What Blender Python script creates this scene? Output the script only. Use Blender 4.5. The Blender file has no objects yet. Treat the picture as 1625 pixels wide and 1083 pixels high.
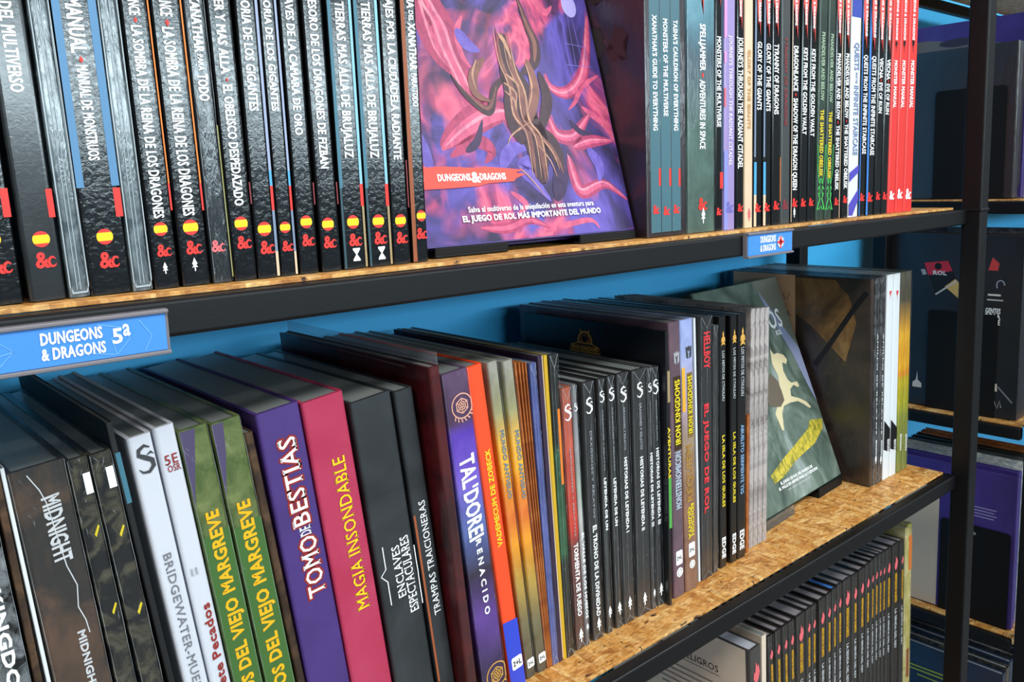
import bpy, bmesh, math, random
from mathutils import Matrix, Vector
scene = bpy.context.scene
col = scene.collection
ZO = 1.30            # height of the viewpoint above the floor; tables below are measured from it
D2R = math.pi / 180
# ---------------------------------------------------------------- camera
cd = bpy.data.cameras.new('camera'); cam = bpy.data.objects.new('camera', cd); col.objects.link(cam)
cd.sensor_width = 36.0; cd.lens = 36.0 * 1350.19 / 1625.0
cd.shift_x = 2.46 / 1625.0; cd.shift_y = -58.6 / 1625.0
cd.clip_start = 0.02; cd.clip_end = 60
RW = ((0.75146992, -0.11775723, 0.64917347), (-0.65890168, -0.08356077, 0.74757353), (-0.03378675, -0.98952051, -0.14038385))
cam.matrix_world = Matrix([[RW[i][0], -RW[i][1], -RW[i][2], (0, -0.46, ZO)[i]] for i in range(3)] + [[0, 0, 0, 1]])
scene.camera = cam
# ---------------------------------------------------------------- world, lights, exposure
scene.view_settings.view_transform = 'Standard'; scene.view_settings.look = 'None'
scene.view_settings.gamma = 1.0; scene.view_settings.use_curve_mapping = False
scene.view_settings.exposure = -0.3
scene.cycles.use_denoising = True
scene.cycles.max_bounces = 6; scene.cycles.caustics_reflective = False; scene.cycles.caustics_refractive = False
wd = bpy.data.worlds.new('world'); scene.world = wd; wd.use_nodes = True
wd.node_tree.nodes['Background'].inputs[0].default_value = (0.80, 0.90, 1.0, 1)
wd.node_tree.nodes['Background'].inputs[1].default_value = 0.2
def area(name, loc, target, sx, sy, energy, c=(1, 1, 1)):
    l = bpy.data.lights.new(name, 'AREA'); l.shape = 'RECTANGLE'; l.size = sx; l.size_y = sy; l.energy = energy; l.color = c
    o = bpy.data.objects.new(name, l); col.objects.link(o); o.location = loc
    o.rotation_euler = (Vector(target) - Vector(loc)).to_track_quat('-Z', 'Y').to_euler(); return o
area('window_light', (2.6, -5.35, 2.10), (2.6, 0, 1.8), 8.0, .42, 290, (.74, .92, 1.0))
area('ceiling_lamp', (.5, -1.4, 2.76), (.5, -.6, 1.0), 1.6, .4, 70, (1, .97, .92))
area('ceiling_lamp', (2.5, -1.4, 2.76), (2.2, -.6, 1.0), 1.6, .4, 65, (1, .97, .92))
area('ceiling_lamp', (-1.7, -1.0, 2.76), (.3, .1, .9), 1.4, .5, 95, (1, .97, .92))
# ---------------------------------------------------------------- materials
def lin(c):
    if isinstance(c, str):
        c = [int(c[i:i + 2], 16) / 255 for i in (0, 2, 4)]
        c = [x / 12.92 if x <= .04045 else ((x + .055) / 1.055) ** 2.4 for x in c]
    return (c[0], c[1], c[2], 1)
MATS = {}
class N:
    def __init__(s, name):
        s.m = bpy.data.materials.new(name); s.m.use_nodes = True; s.t = s.m.node_tree; s.n = s.t.nodes
        s.b = s.n['Principled BSDF']; s.L = s.t.links.new
    def new(s, typ, **k):
        n = s.n.new(typ)
        for a, v in k.items():
            if a.startswith('i_'): n.inputs[a[2:].replace('_', ' ')].default_value = v
            else: setattr(n, a, v)
        return n
    def coord(s, scale=(1, 1, 1), rot=(0, 0, 0), loc=(0, 0, 0)):
        t = s.new('ShaderNodeTexCoord'); m = s.new('ShaderNodeMapping'); s.L(t.outputs['Object'], m.inputs[0])
        m.inputs['Scale'].default_value = scale; m.inputs['Rotation'].default_value = rot; m.inputs['Location'].default_value = loc
        return m.outputs[0]
    def noise(s, vec, scale, detail=3, dist=0, rough=.5):
        n = s.new('ShaderNodeTexNoise'); s.L(vec, n.inputs['Vector'])
        n.inputs['Scale'].default_value = scale; n.inputs['Detail'].default_value = detail
        n.inputs['Distortion'].default_value = dist; n.inputs['Roughness'].default_value = rough
        return n.outputs['Fac']
    def ramp(s, fac, stops, interp='LINEAR'):
        r = s.new('ShaderNodeValToRGB'); s.L(fac, r.inputs[0]); r.color_ramp.interpolation = interp
        while len(r.color_ramp.elements) < len(stops): r.color_ramp.elements.new(.5)
        for e, (p, c) in zip(r.color_ramp.elements, stops): e.position = p; e.color = lin(c)
        return r.outputs[0]
    def mix(s, fac, a, b, mode='MIX'):
        n = s.new('ShaderNodeMix', data_type='RGBA', blend_type=mode)
        for x, i in ((fac, 0), (a, 6), (b, 7)):
            if isinstance(x, (int, float)): n.inputs[i].default_value = x
            elif isinstance(x, (str, tuple)): n.inputs[i].default_value = lin(x)
            else: s.L(x, n.inputs[i])
        return n.outputs[2]
    def bump(s, h, strength, dist=.001, coat=True):
        n = s.new('ShaderNodeBump'); s.L(h, n.inputs['Height']); n.inputs['Strength'].default_value = strength; n.inputs['Distance'].default_value = dist
        s.L(n.outputs[0], s.b.inputs['Normal'])
        if coat: s.L(n.outputs[0], s.b.inputs['Coat Normal'])
    def sep(s, vec):
        n = s.new('ShaderNodeSeparateXYZ'); s.L(vec, n.inputs[0]); return n.outputs
    def done(s, color=None, rough=.4, coat=0, crough=.1, metal=0, spec=.5):
        if color is not None:
            if isinstance(color, (str, tuple)): s.b.inputs['Base Color'].default_value = lin(color)
            else: s.L(color, s.b.inputs['Base Color'])
        s.b.inputs['Roughness'].default_value = rough; s.b.inputs['Coat Weight'].default_value = coat
        s.b.inputs['Coat Roughness'].default_value = crough; s.b.inputs['Metallic'].default_value = metal
        s.b.inputs['Specular IOR Level'].default_value = spec
        return s.m
def film(n, strength, kind):
    """wrinkle relief of a book cover: leather grain, or stretched shrink film"""
    if kind == 'leather':
        v = n.coord(); h = n.noise(v, 330, 4, 1.2, .6); n.bump(h, strength, .0012)
    else:
        v = n.coord((1.0, 1.0, .22), (0, .5, 0)); h = n.noise(v, 260, 4, 2.0, .62); n.bump(h, strength, .0016)
# key: colour, roughness, coat, (relief kind, strength), optional second colour + noise scale, optional height stops (metres)
SPEC = {
 'uleather': ('090a0c', .13, .5, ('leather', .12)), 'uleather2': ('0d1012', .16, .4, ('leather', .05)),
 'ugrey': ('17191b', .22, .5, ('leather', .04), '26292b', 22), 'ugrey2': ('35393a', .35, .1, ('leather', .12)),
 'film': ('3d464b', .16, .8, ('film', .22), '7d8a90', 40), 'uwrap': ('1c2023', .2, .9, ('film', .35)),
 'slipcase': ('1a1216', .3, .6, ('film', .18), '2a1c22', 22), 'spell': ('3f6673', .3, .5, ('film', .15), None, 0, [(.0, '44584f'), (.1, '3c5750'), (.16, '27414f'), (.22, '5f93a4'), (.28, '6a9fb0')]),
 'lilac': ('8f7fb4', .35, .2, ('leather', .05)), 'cream': ('cdb596', .4, .1, ('leather', .05), 'd8bca4', 20), 'dgreen': ('1b2a22', .35, .2, ('leather', .1), '2c4236', 25),
 'white': ('cfd4d8', .35, .2, ('leather', .03)), 'redbook': ('cf2f2b', .4, .1, ('leather', .05)),
 'black': ('0d0e10', .35, .2, ('leather', .1)), 'scratch': ('0e0f10', .25, .7, ('film', .6), '8c9398', 55), 'brownthin': ('2c1d12', .35, .3, ('film', .3), '58402a', 50),
 'midnight': ('2b2927', .35, .4, ('film', .25), '5a4436', 22), 'mosaic': ('17181a', .25, .7, ('film', .4), '4d4a3c', 75), 'blacksoft': ('0a0b0d', .5, .0, ('leather', .1)),
 'whitespine': ('c2c6d0', .4, .1, ('leather', .03)), 'moss': ('44552a', .33, .45, ('film', .32), '727c4c', 46), 'violetbook': ('3f2a6a', .4, .2, ('film', .1), '483076', 12),
 'magenta': ('a42a4a', .35, .35, ('film', .16), 'b03a5a', 10), 'charcoal': ('1f2225', .34, .35, ('film', .12), '34383c', 12), 'darkred': ('4a1115', .3, .6, ('film', .35), '1a0b0d', 22),
 'taldorei': ('4a3596', .3, .5, ('film', .3), None, 0, [(0, '2a2430'), (.04, '3a2a52'), (.08, '593a86'), (.12, '332b3c'), (.16, '5a6aa8'), (.2, '6b50b8'), (.235, '5436a4'), (.245, '4a3350'), (.29, '54405c')]),
 'orange_book': ('ef4a20', .38, .2, ('leather', .05)), 'amber': ('c08428', .35, .4, ('film', .25), None, 0, [(0, '47443a'), (.05, '6d664a'), (.09, 'a8883c'), (.125, 'dd9224'), (.15, 'd2702e'), (.19, 'e09a26'), (.215, 'd8a53a'), (.24, '8d8a62'), (.28, '8b8a80')]),
 'russet': ('8d4a1e', .45, .1, ('leather', .1), 'b56c33', 40), 'slateblue': ('454f86', .3, .6, ('film', .6), '5b62a0', 30), 'plum': ('2f2038', .4, .2, ('leather', .1)), 'mustard': ('c09a20', .4, .2, ('leather', .1)),
 'darkgreen2': ('1f2622', .25, .7, ('film', .6), None, 0, [(0, '191b1a'), (.09, '1f2622'), (.1, '2f5a3d'), (.19, '2c4e38'), (.2, '232624')]),
 'dfire': ('a04634', .3, .5, ('film', .2), None, 0, [(0, '4a3a36'), (.1, '6a3a34'), (.115, 'c03a2c'), (.17, 'b24a3a'), (.24, '98503f')]),
 'dbone': ('8e8c8c', .3, .5, ('film', .2), None, 0, [(0, '4d4a4c'), (.08, '8d8788'), (.12, 'b9b4b4'), (.15, '9aa79c'), (.19, '8b8b8f'), (.24, '6d6d71')]),
 'dbox': ('2a2a2b', .28, .7, ('film', .3)), 'ironbox': ('0d1016', .3, .5, ('film', .2)), 'ironbrown': ('584550', .35, .4, ('film', .2), '6e5560', 22),
 'ironlav': ('8d7a8a', .35, .4, ('film', .2), None, 0, [(0, '7a5a4c'), (.1, '86624e'), (.16, '94806a'), (.2, '9c8a9e'), (.25, '97a2cc'), (.29, '8c9bd0')]),
 'blackgloss': ('0d0c0c', .3, .4, ('film', .12)), 'comic': ('b2aaa8', .4, .5, ('film', .6), '6e6664', 60), 'darkcover': ('241d1c', .28, .6, ('film', .3), '41352f', 14),
 'wrapgrey': ('2b2b2d', .25, .7, ('film', .7), '55575a', 60), 'whitebk': ('d4dade', .35, .3, ('film', .1)),
 'yellowgr': ('9a9a2a', .3, .5, ('film', .35), None, 0, [(0, '77803c'), (.08, '7d8434'), (.1, 'a9a428'), (.135, 'b8a41c'), (.14, 'd68a26'), (.15, 'dca420'), (.2, 'd39c28'), (.22, 'a07a35'), (.245, '4b4636'), (.285, '4e4c40')]),
 'parchspine': ('3c3a38', .35, .3, ('film', .2)), 'creamw': ('d5c3b0', .45, .1, ('leather', .05)), 'msp': ('26221f', .3, .5, ('film', .35)),
 'ygbook': ('a8a25e', .35, .4, ('film', .3), 'd6c9a0', 40), 'ygbook2': ('b3a552', .3, .5, ('film', .4), 'd9c98c', 50),
 'bluebk': ('16243a', .35, .3, ('film', .15), '1e3048', 12), 'purplebk': ('33246e', .38, .2, ('film', .1), '3d2b7c', 20), 'greywrap': ('8f979a', .25, .6, ('film', .6), 'c9ccc8', 50), 'starter': ('1c2029', .4, .1, ('leather', .05), '141519', 6), 'beigebk': ('b9aa98', .5, .0, ('leather', .05)),
}
def mat(key):
    if key in MATS: return MATS[key]
    n = N(key)
    if key in SPEC:
        sp = SPEC[key]; c = sp[0]
        if len(sp) > 6: 
            z = n.sep(n.coord())[2]; c = n.ramp(n.new('ShaderNodeMapRange').outputs[0], [(h / .3, k) for h, k in sp[6]])
            mr = [x for x in n.n if x.bl_idname == 'ShaderNodeMapRange'][0]; n.L(z, mr.inputs[0]); mr.inputs[1].default_value = 0; mr.inputs[2].default_value = .3
            f = n.noise(n.coord(), 45, 4, .6); c = n.mix(.3, c, n.ramp(f, [(.3, '000000'), (.7, 'ffffff')]), 'SOFT_LIGHT')
        elif len(sp) > 4:
            f = n.noise(n.coord(), sp[5], 4, .8, .6); c = n.ramp(f, [(.42, sp[0]), (.68, sp[4])])
        film(n, sp[3][1], sp[3][0]); m = n.done(c, sp[1], sp[2], .12)
    else:
        hexc = PAINT.get(key, key); pg = key == 'pgl'; m = n.done(hexc, .3 if pg else .42, .6 if pg else 0, .2, spec=.35)
    MATS[key] = m; return m
PAINT = {'w': 'eef0f2', 'palew': 'b9bcc0', 'red': 'e2322b', 'dred': '7c2c33', 'pinkred': 'd8656a', 'redt': 'd2343a', 'orange': 'd9772a', 'steel': '4f7ea6', 'lav': '8f9bb8', 'sky': '4a9ad0', 'slate': '70809a', 'cream': 'dcc9ae', 'teal': '3d6d80', 'dteal': '2a4650', 'ltb': '7fb4cb', 'tan': '96845f', 'rust': '8a4a28', 'olive': '7d7a35', 'spine_teal': '3f6470', 'dblue': '22384f', 'pink': 'd28bc0', 'lilac2': '8088d8', 'lilacd': '6a68b0', 'palelil': 'cfc8e2', 'gold': 'b98f5a', 'palegr': '93a890', 'yel': 'd8c22c', 'blue': '34449c', 'bluegrey': '6a7aa0', 'violet': '4a44a8', 'blk': '0c0c0e', 'blue2': '3c78c8', 'yel2': 'c8b428', 'dgrey': '3c3d42', 'grey2': '6f7177', 'dkred': '8a2a26', 'lgrey': '9a9ca2', 'yelo': 'e2a91c', 'yels': 'e0c01e', 'copper': '9a5230', 'rose': 'd8a08c', 'gold2': 'c99a4c', 'bluefoot': '3346c0', 'steelt': '6d7c84', 'green': '4f9a48', 'ochre': '3a2a18', 'ochre2': '7a6030', 'amberp': 'e0a234', 'silver': 'a8b6c4', 'bronze': '9c7638', 'ltbt': '7a9cc0', 'leafgreen': '4fc45c', 'flame': 'e0524e', 'yellowflag': 'f6c416', 'mossviolet': '4a4260', 'mossdark': '3f6230', 'filmedge': '98a6ae', 'pg': '6b6f70', 'pgwhite': 'a5acb8', 'pgm': '7f7c82', 'pgl': '79807f', 'holder': '6e6a70'}
# ---------------------------------------------------------------- mesh helpers
def link(name, me, m, parent=None):
    o = bpy.data.objects.new(name, me); col.objects.link(o)
    for x in (m if isinstance(m, (list, tuple)) else [m]):
        me.materials.append(mat(x) if isinstance(x, str) else x)
    if parent is not None: o.parent = parent
    return o
def props(o, label=None, cat=None, group=None, kind=None):
    for k, v in (('label', label), ('category', cat), ('group', group), ('kind', kind)):
        if v: o[k] = v
    return o
def thing(name, label, cat, group=None, loc=(0, 0, 0)):
    o = bpy.data.objects.new(name, None); col.objects.link(o); o.location = loc; o.empty_display_size = .02
    return props(o, label, cat, group)
def pydata(name, v, f, mi=None):
    me = bpy.data.meshes.new(name); me.from_pydata(v, [], f); me.update()
    if mi: me.polygons.foreach_set('material_index', mi)
    return me
def box_mesh(name, x0, x1, y0, y1, z0, z1, bev=0.0, seg=2):
    bm = bmesh.new(); bmesh.ops.create_cube(bm, size=1)
    for v in bm.verts: v.co = (x0 + (v.co.x + .5) * (x1 - x0), y0 + (v.co.y + .5) * (y1 - y0), z0 + (v.co.z + .5) * (z1 - z0))
    if bev > 0: bmesh.ops.bevel(bm, geom=bm.edges[:], offset=bev, segments=seg, affect='EDGES', profile=.5)
    me = bpy.data.meshes.new(name); bm.to_mesh(me); bm.free(); return me
def prism(name, prof, z0, z1):
    n = len(prof)
    v = [(x, y, z0) for x, y in prof] + [(x, y, z1) for x, y in prof]
    f = [(i, (i + 1) % n, n + (i + 1) % n, n + i) for i in range(n)] + [tuple(range(n - 1, -1, -1)), tuple(range(n, 2 * n))]
    bm = bmesh.new(); me = pydata(name, v, f); bm.from_mesh(me); bmesh.ops.recalc_face_normals(bm, faces=bm.faces); bm.to_mesh(me); bm.free(); return me
def cover_mesh(t, h, d, kind):
    r = min(.0022, t * .28); b = min(.0026, t * .2); s = min(.003, t * .3)
    if kind == 'soft': r = min(.0008, t * .3); b = min(.0006, t * .22); s = b * 1.4
    if kind == 'box': return box_mesh('cover', 0, t, 0, d, 0, h, .0009, 2)
    arc = lambda cx, cy, a0, a1: [(cx + r * math.cos((a0 + (a1 - a0) * i / 3) * D2R), cy + r * math.sin((a0 + (a1 - a0) * i / 3) * D2R)) for i in range(4)]
    prof = arc(r, r, 180, 270) + arc(t - r, r, 270, 360) + [(t, d), (t - b, d), (t - b, s), (b, s), (b, d), (0, d)]
    return prism('cover', prof, 0, h)
TCACHE = {}
WEIGHT = {'bold': .05, 'heavy': .075, 'serif': .012, 'gothic': .045, 'out': .15}
def text_geo(txt, style, asp=None):
    """outline of a line of lettering scaled to 0..1 by 0..1 (cap height); strokes thickened after scaling to length / cap = asp"""
    asp = asp or len(txt) * .6
    k = (txt, style, round(asp, 2))
    if k in TCACHE: return TCACHE[k]
    c = bpy.data.curves.new('lettering', 'FONT'); c.body = txt; c.resolution_u = 2; c.size = 1; c.space_character = 1.06
    if style == 'gothic': c.shear = -.12
    o = bpy.data.objects.new('lettering', c); col.objects.link(o)
    me = bpy.data.meshes.new_from_object(o.evaluated_get(bpy.context.evaluated_depsgraph_get()))
    bm = bmesh.new(); bm.from_mesh(me); bmesh.ops.remove_doubles(bm, verts=bm.verts, dist=1e-5)
    bpy.data.objects.remove(o); bpy.data.curves.remove(c); bpy.data.meshes.remove(me)
    xs = [v.co.x for v in bm.verts]; x0, x1 = min(xs), max(xs)
    caps = any(ch.isupper() or ch.isdigit() or ch == '&' for ch in txt); top = .70 if caps else max(v.co.y for v in bm.verts)
    for v in bm.verts: v.co = ((v.co.x - x0) / (x1 - x0) * asp, v.co.y / top, 0)
    w = min(WEIGHT.get(style, .02), .062 * asp / max(1, len(txt)))
    if style == 'out': w = min(.12, .2 * asp / len(txt))
    mv = {}
    for e in bm.edges:
        if len(e.link_faces) != 1: continue
        p, q = e.verts; n = Vector((q.co.y - p.co.y, p.co.x - q.co.x, 0))
        if n.length < 1e-7: continue
        n.normalize(); m = (p.co + q.co) / 2 - e.link_faces[0].calc_center_median()
        if n.dot(m) < 0: n = -n
        for x in (p, q): mv.setdefault(x, []).append(n)
    bm.verts.index_update(); serif = []
    if style == 'serif':
        for e in bm.edges:
            if len(e.link_faces) == 1:
                p, q = e.verts
                for y in (0.0, 1.0):
                    if abs(p.co.y - y) < .03 and abs(q.co.y - y) < .03 and .04 < abs(p.co.x - q.co.x) < .3: serif.append((min(p.co.x, q.co.x) - .07, max(p.co.x, q.co.x) + .07, y))
    for x, ns in mv.items():
        t = Vector((0, 0, 0)); 
        for n in ns: t += n
        if t.length > 1e-4: t.normalize(); d = max(.5, t.dot(ns[0])); x.co += t * (w / d)
    v = [(p.co.x / asp, p.co.y) for p in bm.verts]; f = [tuple(p.index for p in g.verts) for g in bm.faces]; bm.free()
    dz = [0.0] * len(v)
    for a, b, y in serif:
        n = len(v); y0, y1 = (y - .012, y + .055) if y < .5 else (y - .055, y + .012)
        v += [(a / asp, y0), (b / asp, y0), (b / asp, y1), (a / asp, y1)]; f.append((n, n + 1, n + 2, n + 3)); dz += [.00004] * 4
    TCACHE[k] = (v, f); return TCACHE[k]
def text_mesh(txt, style, place):
    a, b, c2 = [Vector(place(x, y)) for x, y in ((0, 0), (1, 0), (0, 1))]
    v, f = text_geo(txt, style, (b - a).length / max(1e-6, (c2 - a).length))
    return pydata('lettering', [place(x, y) for x, y in v], f)
YF = -.00035
def stroke_pts(pts, w):
    """ribbon along a polyline, width w (number or per point)"""
    L, R = [], []
    for i, p in enumerate(pts):
        a = pts[max(0, i - 1)]; b = pts[min(len(pts) - 1, i + 1)]
        dx, dy = b[0] - a[0], b[1] - a[1]; q = math.hypot(dx, dy) or 1
        ww = (w[i] if isinstance(w, (list, tuple)) else w) / 2
        L.append((p[0] - dy / q * ww, p[1] + dx / q * ww)); R.append((p[0] + dy / q * ww, p[1] - dx / q * ww))
    return L + R, [(i, i + 1, len(pts) + i + 1, len(pts) + i) for i in range(len(pts) - 1)]
GLY = {
 'diamond': [(-.5, 0), (0, -.8), (.5, 0), (0, .8)],
 'leaf': [(0, 1.2), (.45, .1), (.22, -.05), (.5, -.5), (.12, -.4), (.1, -1.1), (-.1, -1.1), (-.12, -.4), (-.5, -.5), (-.22, -.05), (-.45, .1)],
 'hourglass': [(-.5, .8), (.5, .8), (.5, .6), (.08, 0), (.5, -.6), (.5, -.8), (-.5, -.8), (-.5, -.6), (-.08, 0), (-.5, .6)],
 'flame': [(-.1, 1.1), (.15, .5), (.3, .75), (.5, -.1), (.25, -.8), (-.1, -1.1), (-.5, -.5), (-.4, .2), (-.22, .0)],
 'spike': [(-.5, 1.2), (.5, 1.2), (.3, .3), (.12, .5), (0, -1.2), (-.1, .4), (-.3, .1)],
 'crest': [(0, 1.1), (.2, .6), (.12, .3), (.4, .1), (.5, -.5), (.2, -.35), (.5, -1), (0, -.8), (-.5, -1), (-.2, -.35), (-.5, -.5), (-.4, .1), (-.12, .3), (-.2, .6)],
 'shield': [(-.5, .7), (-.2, .55), (0, .8), (.2, .55), (.5, .7), (.42, -.5), (.1, -.7), (.12, -.1), (.3, .3), (0, .1), (-.3, .3), (-.12, -.1), (-.1, -.7), (-.42, -.5)],
}
def polyfan(pts):
    """triangulated outline (any simple polygon)"""
    bm = bmesh.new(); bm.faces.new([bm.verts.new((p[0], p[1], 0)) for p in pts]); bmesh.ops.triangulate(bm, faces=bm.faces[:])
    bm.verts.index_update(); v = [tuple(x.co[:2]) for x in bm.verts]; f = [tuple(y.index for y in x.verts) for x in bm.faces]; bm.free(); return v, f
def on_spine(root, name, v2, f, m, lift=0.0):
    return link(name, pydata(name, [(a, YF - lift, b) for a, b in v2], f), m, root)
def arcp(cx, cy, rx, ry, a0, a1, n):
    return [(cx + rx * math.cos((a0 + (a1 - a0) * i / n) * D2R), cy + ry * math.sin((a0 + (a1 - a0) * i / n) * D2R)) for i in range(n + 1)]
def deco(root, t, h, L):
    for q in L:
        k = q[0]
        if k == 'T':
            _, txt, v, h0, h1, cap, c, dr = q[:8]; op = q[8] if len(q) > 8 else {}
            v, h0, h1, cap = v / 1000, h0 / 1000, h1 / 1000, cap / 1000
            st = 'heavy' if op.get('bold') else 'serif' if op.get('serif') else 'gothic' if op.get('gothic') else op.get('st') or 'heavy'
            if dr == 'd': pl = lambda x, y, dz=0: (v + (y - .5) * cap, YF - dz, h1 + (h0 - h1) * x)
            elif dr == 'u': pl = lambda x, y, dz=0: (v - (y - .5) * cap, YF - dz, h0 + (h1 - h0) * x)
            else: pl = lambda x, y, dz=0: (v + (x - .5) * cap, YF - dz, h0 + (h1 - h0) * y)
            if op.get('outline'):
                link('title_outline', text_mesh(txt, 'out', lambda x, y: pl(x, y, -.0001)), op['outline'], root)
            link('title', text_mesh(txt, st, lambda x, y: pl(x, y, .0001)), c, root)
        elif k == 'F':
            x, z, r = [a / 1000 for a in q[1:]]
            vs = [(x, YF, z)]; n = 32
            bands = []
            V, F, MI = [], [], []
            for lo, hi, mi in ((-90, -32, 0), (-32, 32, 1), (32, 90, 0)):
                a = [x + r * math.cos(g * D2R) for g in (lo + (hi - lo) * i / 10 for i in range(11))]; zz = [z + r * math.sin((lo + (hi - lo) * i / 10) * D2R) for i in range(11)]
                b0 = len(V)
                for i in range(11): V += [(2 * x - a[i], YF, zz[i]), (a[i], YF, zz[i])]
                for i in range(10): F.append((b0 + 2 * i, b0 + 2 * i + 1, b0 + 2 * i + 3, b0 + 2 * i + 2)); MI.append(mi)
            link('flag_dot', pydata('flag_dot', V, F, MI), ['red', 'yellowflag'], root)
        elif k == 'A':
            x, z, w = [a / 1000 for a in q[1:4]]
            hh = w * .92; v, f = text_geo('&', 'heavy')
            v = [(x - w * .52 + a * w * .66, z - hh * .5 + b * hh) for a, b in v]; f = list(f)
            s, sf = stroke_pts([(x + w * (.36 + .2 * math.cos(g * D2R)), z - hh * .18 + hh * .3 * math.sin(g * D2R)) for g in range(35, 340, 30)], [w * k2 for k2 in (.04, .1, .14, .15, .15, .15, .15, .14, .12, .09, .03)])
            n = len(v); v += s; f += [tuple(i + n for i in g) for g in sf]
            on_spine(root, 'emblem', v, f, q[4])
        elif k == 'R':
            a, b, c2, d2 = [g / 1000 for g in q[1:5]]
            on_spine(root, q[6], [(a, b), (c2, b), (c2, d2), (a, d2)], [(0, 1, 2, 3)], q[5], -.00015)
        elif k == 'P':
            v, f = polyfan([(a / 1000, b / 1000) for a, b in q[1]]); on_spine(root, 'spine_panel', v, f, q[2], -.0001)
        elif k == 'ST':
            v, f = stroke_pts([(a / 1000, b / 1000) for a, b in q[1]], q[2] / 1000); on_spine(root, 'line_mark', v, f, q[3])
        elif k == 'G':
            g, x, z, w = q[1], q[2] / 1000, q[3] / 1000, q[4] / 1000
            if g == 'dragon':
                pts = [(.34, .62), (.05, .8), (-.3, .6), (-.36, .3), (0, .05), (.34, -.2), (.36, -.55), (.05, -.85), (-.3, -.8), (-.5, -.55)]
                v, f = stroke_pts([(x + a * w, z + b * w) for a, b in pts], [w * c2 for c2 in (.08, .2, .24, .26, .3, .3, .26, .2, .14, .04)])
                s, sf = stroke_pts([(x + a * w, z + b * w) for a, b in ((.1, .2), (.35, .32), (.5, .15))], [w * .05, w * .16, w * .03]); n = len(v); v += s; f += [tuple(i + n for i in e) for e in sf]
            else: v, f = polyfan([(x + a * w, z + b * w) for a, b in GLY[g]])
            on_spine(root, 'emblem', v, f, q[5], .0001)
        elif k == 'FLM':
            a, b, z0, z1 = [g / 1000 for g in q[1:]]; w = b - a; hh = min(z1 - z0, .08)
            pts = [(a, z1), (a, z0 + hh * .62), (a + w * .16, z0 + hh * .35), (a + w * .22, z0 + hh * .48), (a + w * .45, z0 + hh * .12), (a + w * .55, z0 + hh * .3), (a + w * .78, z0), (a + w * .82, z0 + hh * .32), (b, z0 + hh * .5), (b, z1)]
            v, f = polyfan(pts); on_spine(root, 'flame_panel', v, f, 'flame', -.00015)
        elif k == 'GA':
            a, b, z0, z1 = [g / 1000 for g in q[1:]]; w = b - a; hh = z1 - z0; V, F = [], []
            for sgn in (-1, 1):
                for pts, ww in (([(.5, 1), (.44, .8), (.46, .66), (.36, .52), (.2, .42), (.12, .3), (.2, .2)], .06), ([(.08, .5), (.2, .38), (.38, .33)], .08), ([(.1, .2), (.3, .12), (.48, .02)], .1), ([(.3, .28), (.24, .22), (.14, .25)], .1), ([(.04, .08), (.2, .03), (.4, .06)], .06)):
                    p = [(a + w * (.5 + sgn * (x - .0)), z0 + hh * y) for x, y in pts]; p = [(min(max(x, a), b), y) for x, y in p]
                    v, f = stroke_pts(p, w * ww); n = len(V); V += v; F += [tuple(i + n for i in e) for e in f]
            on_spine(root, 'spine_art', V, F, 'leafgreen')
        elif k == 'SV':
            a, b = q[1] / 1000, q[2] / 1000
            o = link('spine', box_mesh('spine', a, b, -.0001, .004, .004, h - .004, .0001, 1), 'spine_teal', root)
        elif k == 'RG':
            x, z, r = [g / 1000 for g in q[1:4]]; V, F = [], []
            rings = [arcp(x, z, r, r, 0, 360, 28), arcp(x, z, r * .62, r * .62, 90, 450, 6), [(x, z - r * .6), (x, z + r * .6)], [(x - r * .5, z - r * .3), (x + r * .5, z + r * .3)], [(x - r * .5, z + r * .3), (x + r * .5, z - r * .3)], arcp(x, z, r * .34, r * .34, 0, 360, 16)]
            rings += [[(x + r * 1.05 * math.cos(g * D2R), z + r * 1.05 * math.sin(g * D2R)), (x + r * 1.35 * math.cos((g + 6) * D2R), z + r * 1.35 * math.sin((g + 6) * D2R))] for g in range(225, 330, 17)]
            for p in rings:
                v, f = stroke_pts([(min(max(g[0], .0006), t - .0006), min(max(g[1], .0008), h)) for g in p], r * .1); n = len(V); V += v; F += [tuple(i + n for i in e) for e in f]
            on_spine(root, 'emblem', V, F, q[4])
        elif k == 'TAG':
            x, z, w, hh = [g / 1000 for g in q[1:]]; r = w * .16
            pts = arcp(x + w / 2 - r, z + hh / 2 - r, r, r, 0, 90, 4) + arcp(x - w / 2 + r, z + hh / 2 - r, r, r, 90, 180, 4) + arcp(x - w / 2 + r, z - hh / 2 + r, r, r, 180, 270, 4) + arcp(x + w / 2 - r, z - hh / 2 + r, r, r, 270, 360, 4)
            v, f = polyfan(pts); tg = on_spine(root, 'publisher_tag', v, f, 'w')
            link('tag_lettering', text_mesh('2+L', 'bold', lambda a, b: (x - w * .38 + a * w * .76, YF - .0002, z - w * .2 + b * w * .4)), 'blk', tg)
        elif k == 'RD':
            x, z, r = [g / 1000 for g in q[1:]]
            v, f = polyfan(arcp(x, z, r, r, 0, 345, 23)); tg = on_spine(root, 'round_seal', v, f, 'w')
            v, f = stroke_pts(arcp(x, z, r * .6, r * .6, 0, 360, 20), r * .16); on_spine(tg, 'seal_ring', v, f, 'lgrey', .0002)
SEAM_GLINTS = {'dbox': 1, 'wrapgrey': 1, 'dfire': 1, 'dbone': 1, 'midnight': .3, 'moss': .5, 'taldorei': .5, 'mosaic': .6, 'comic': .8, 'uwrap': .6, 'darkgreen2': 1, 'slateblue': 1, 'yellowgr': .7, 'msp': .6, 'ygbook2': 1, 'slipcase': .5, 'spell': .5, 'greywrap': 1, 'scratch': 1, 'amber': .4, 'film': .7}
RNG = random.Random(7)
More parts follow.
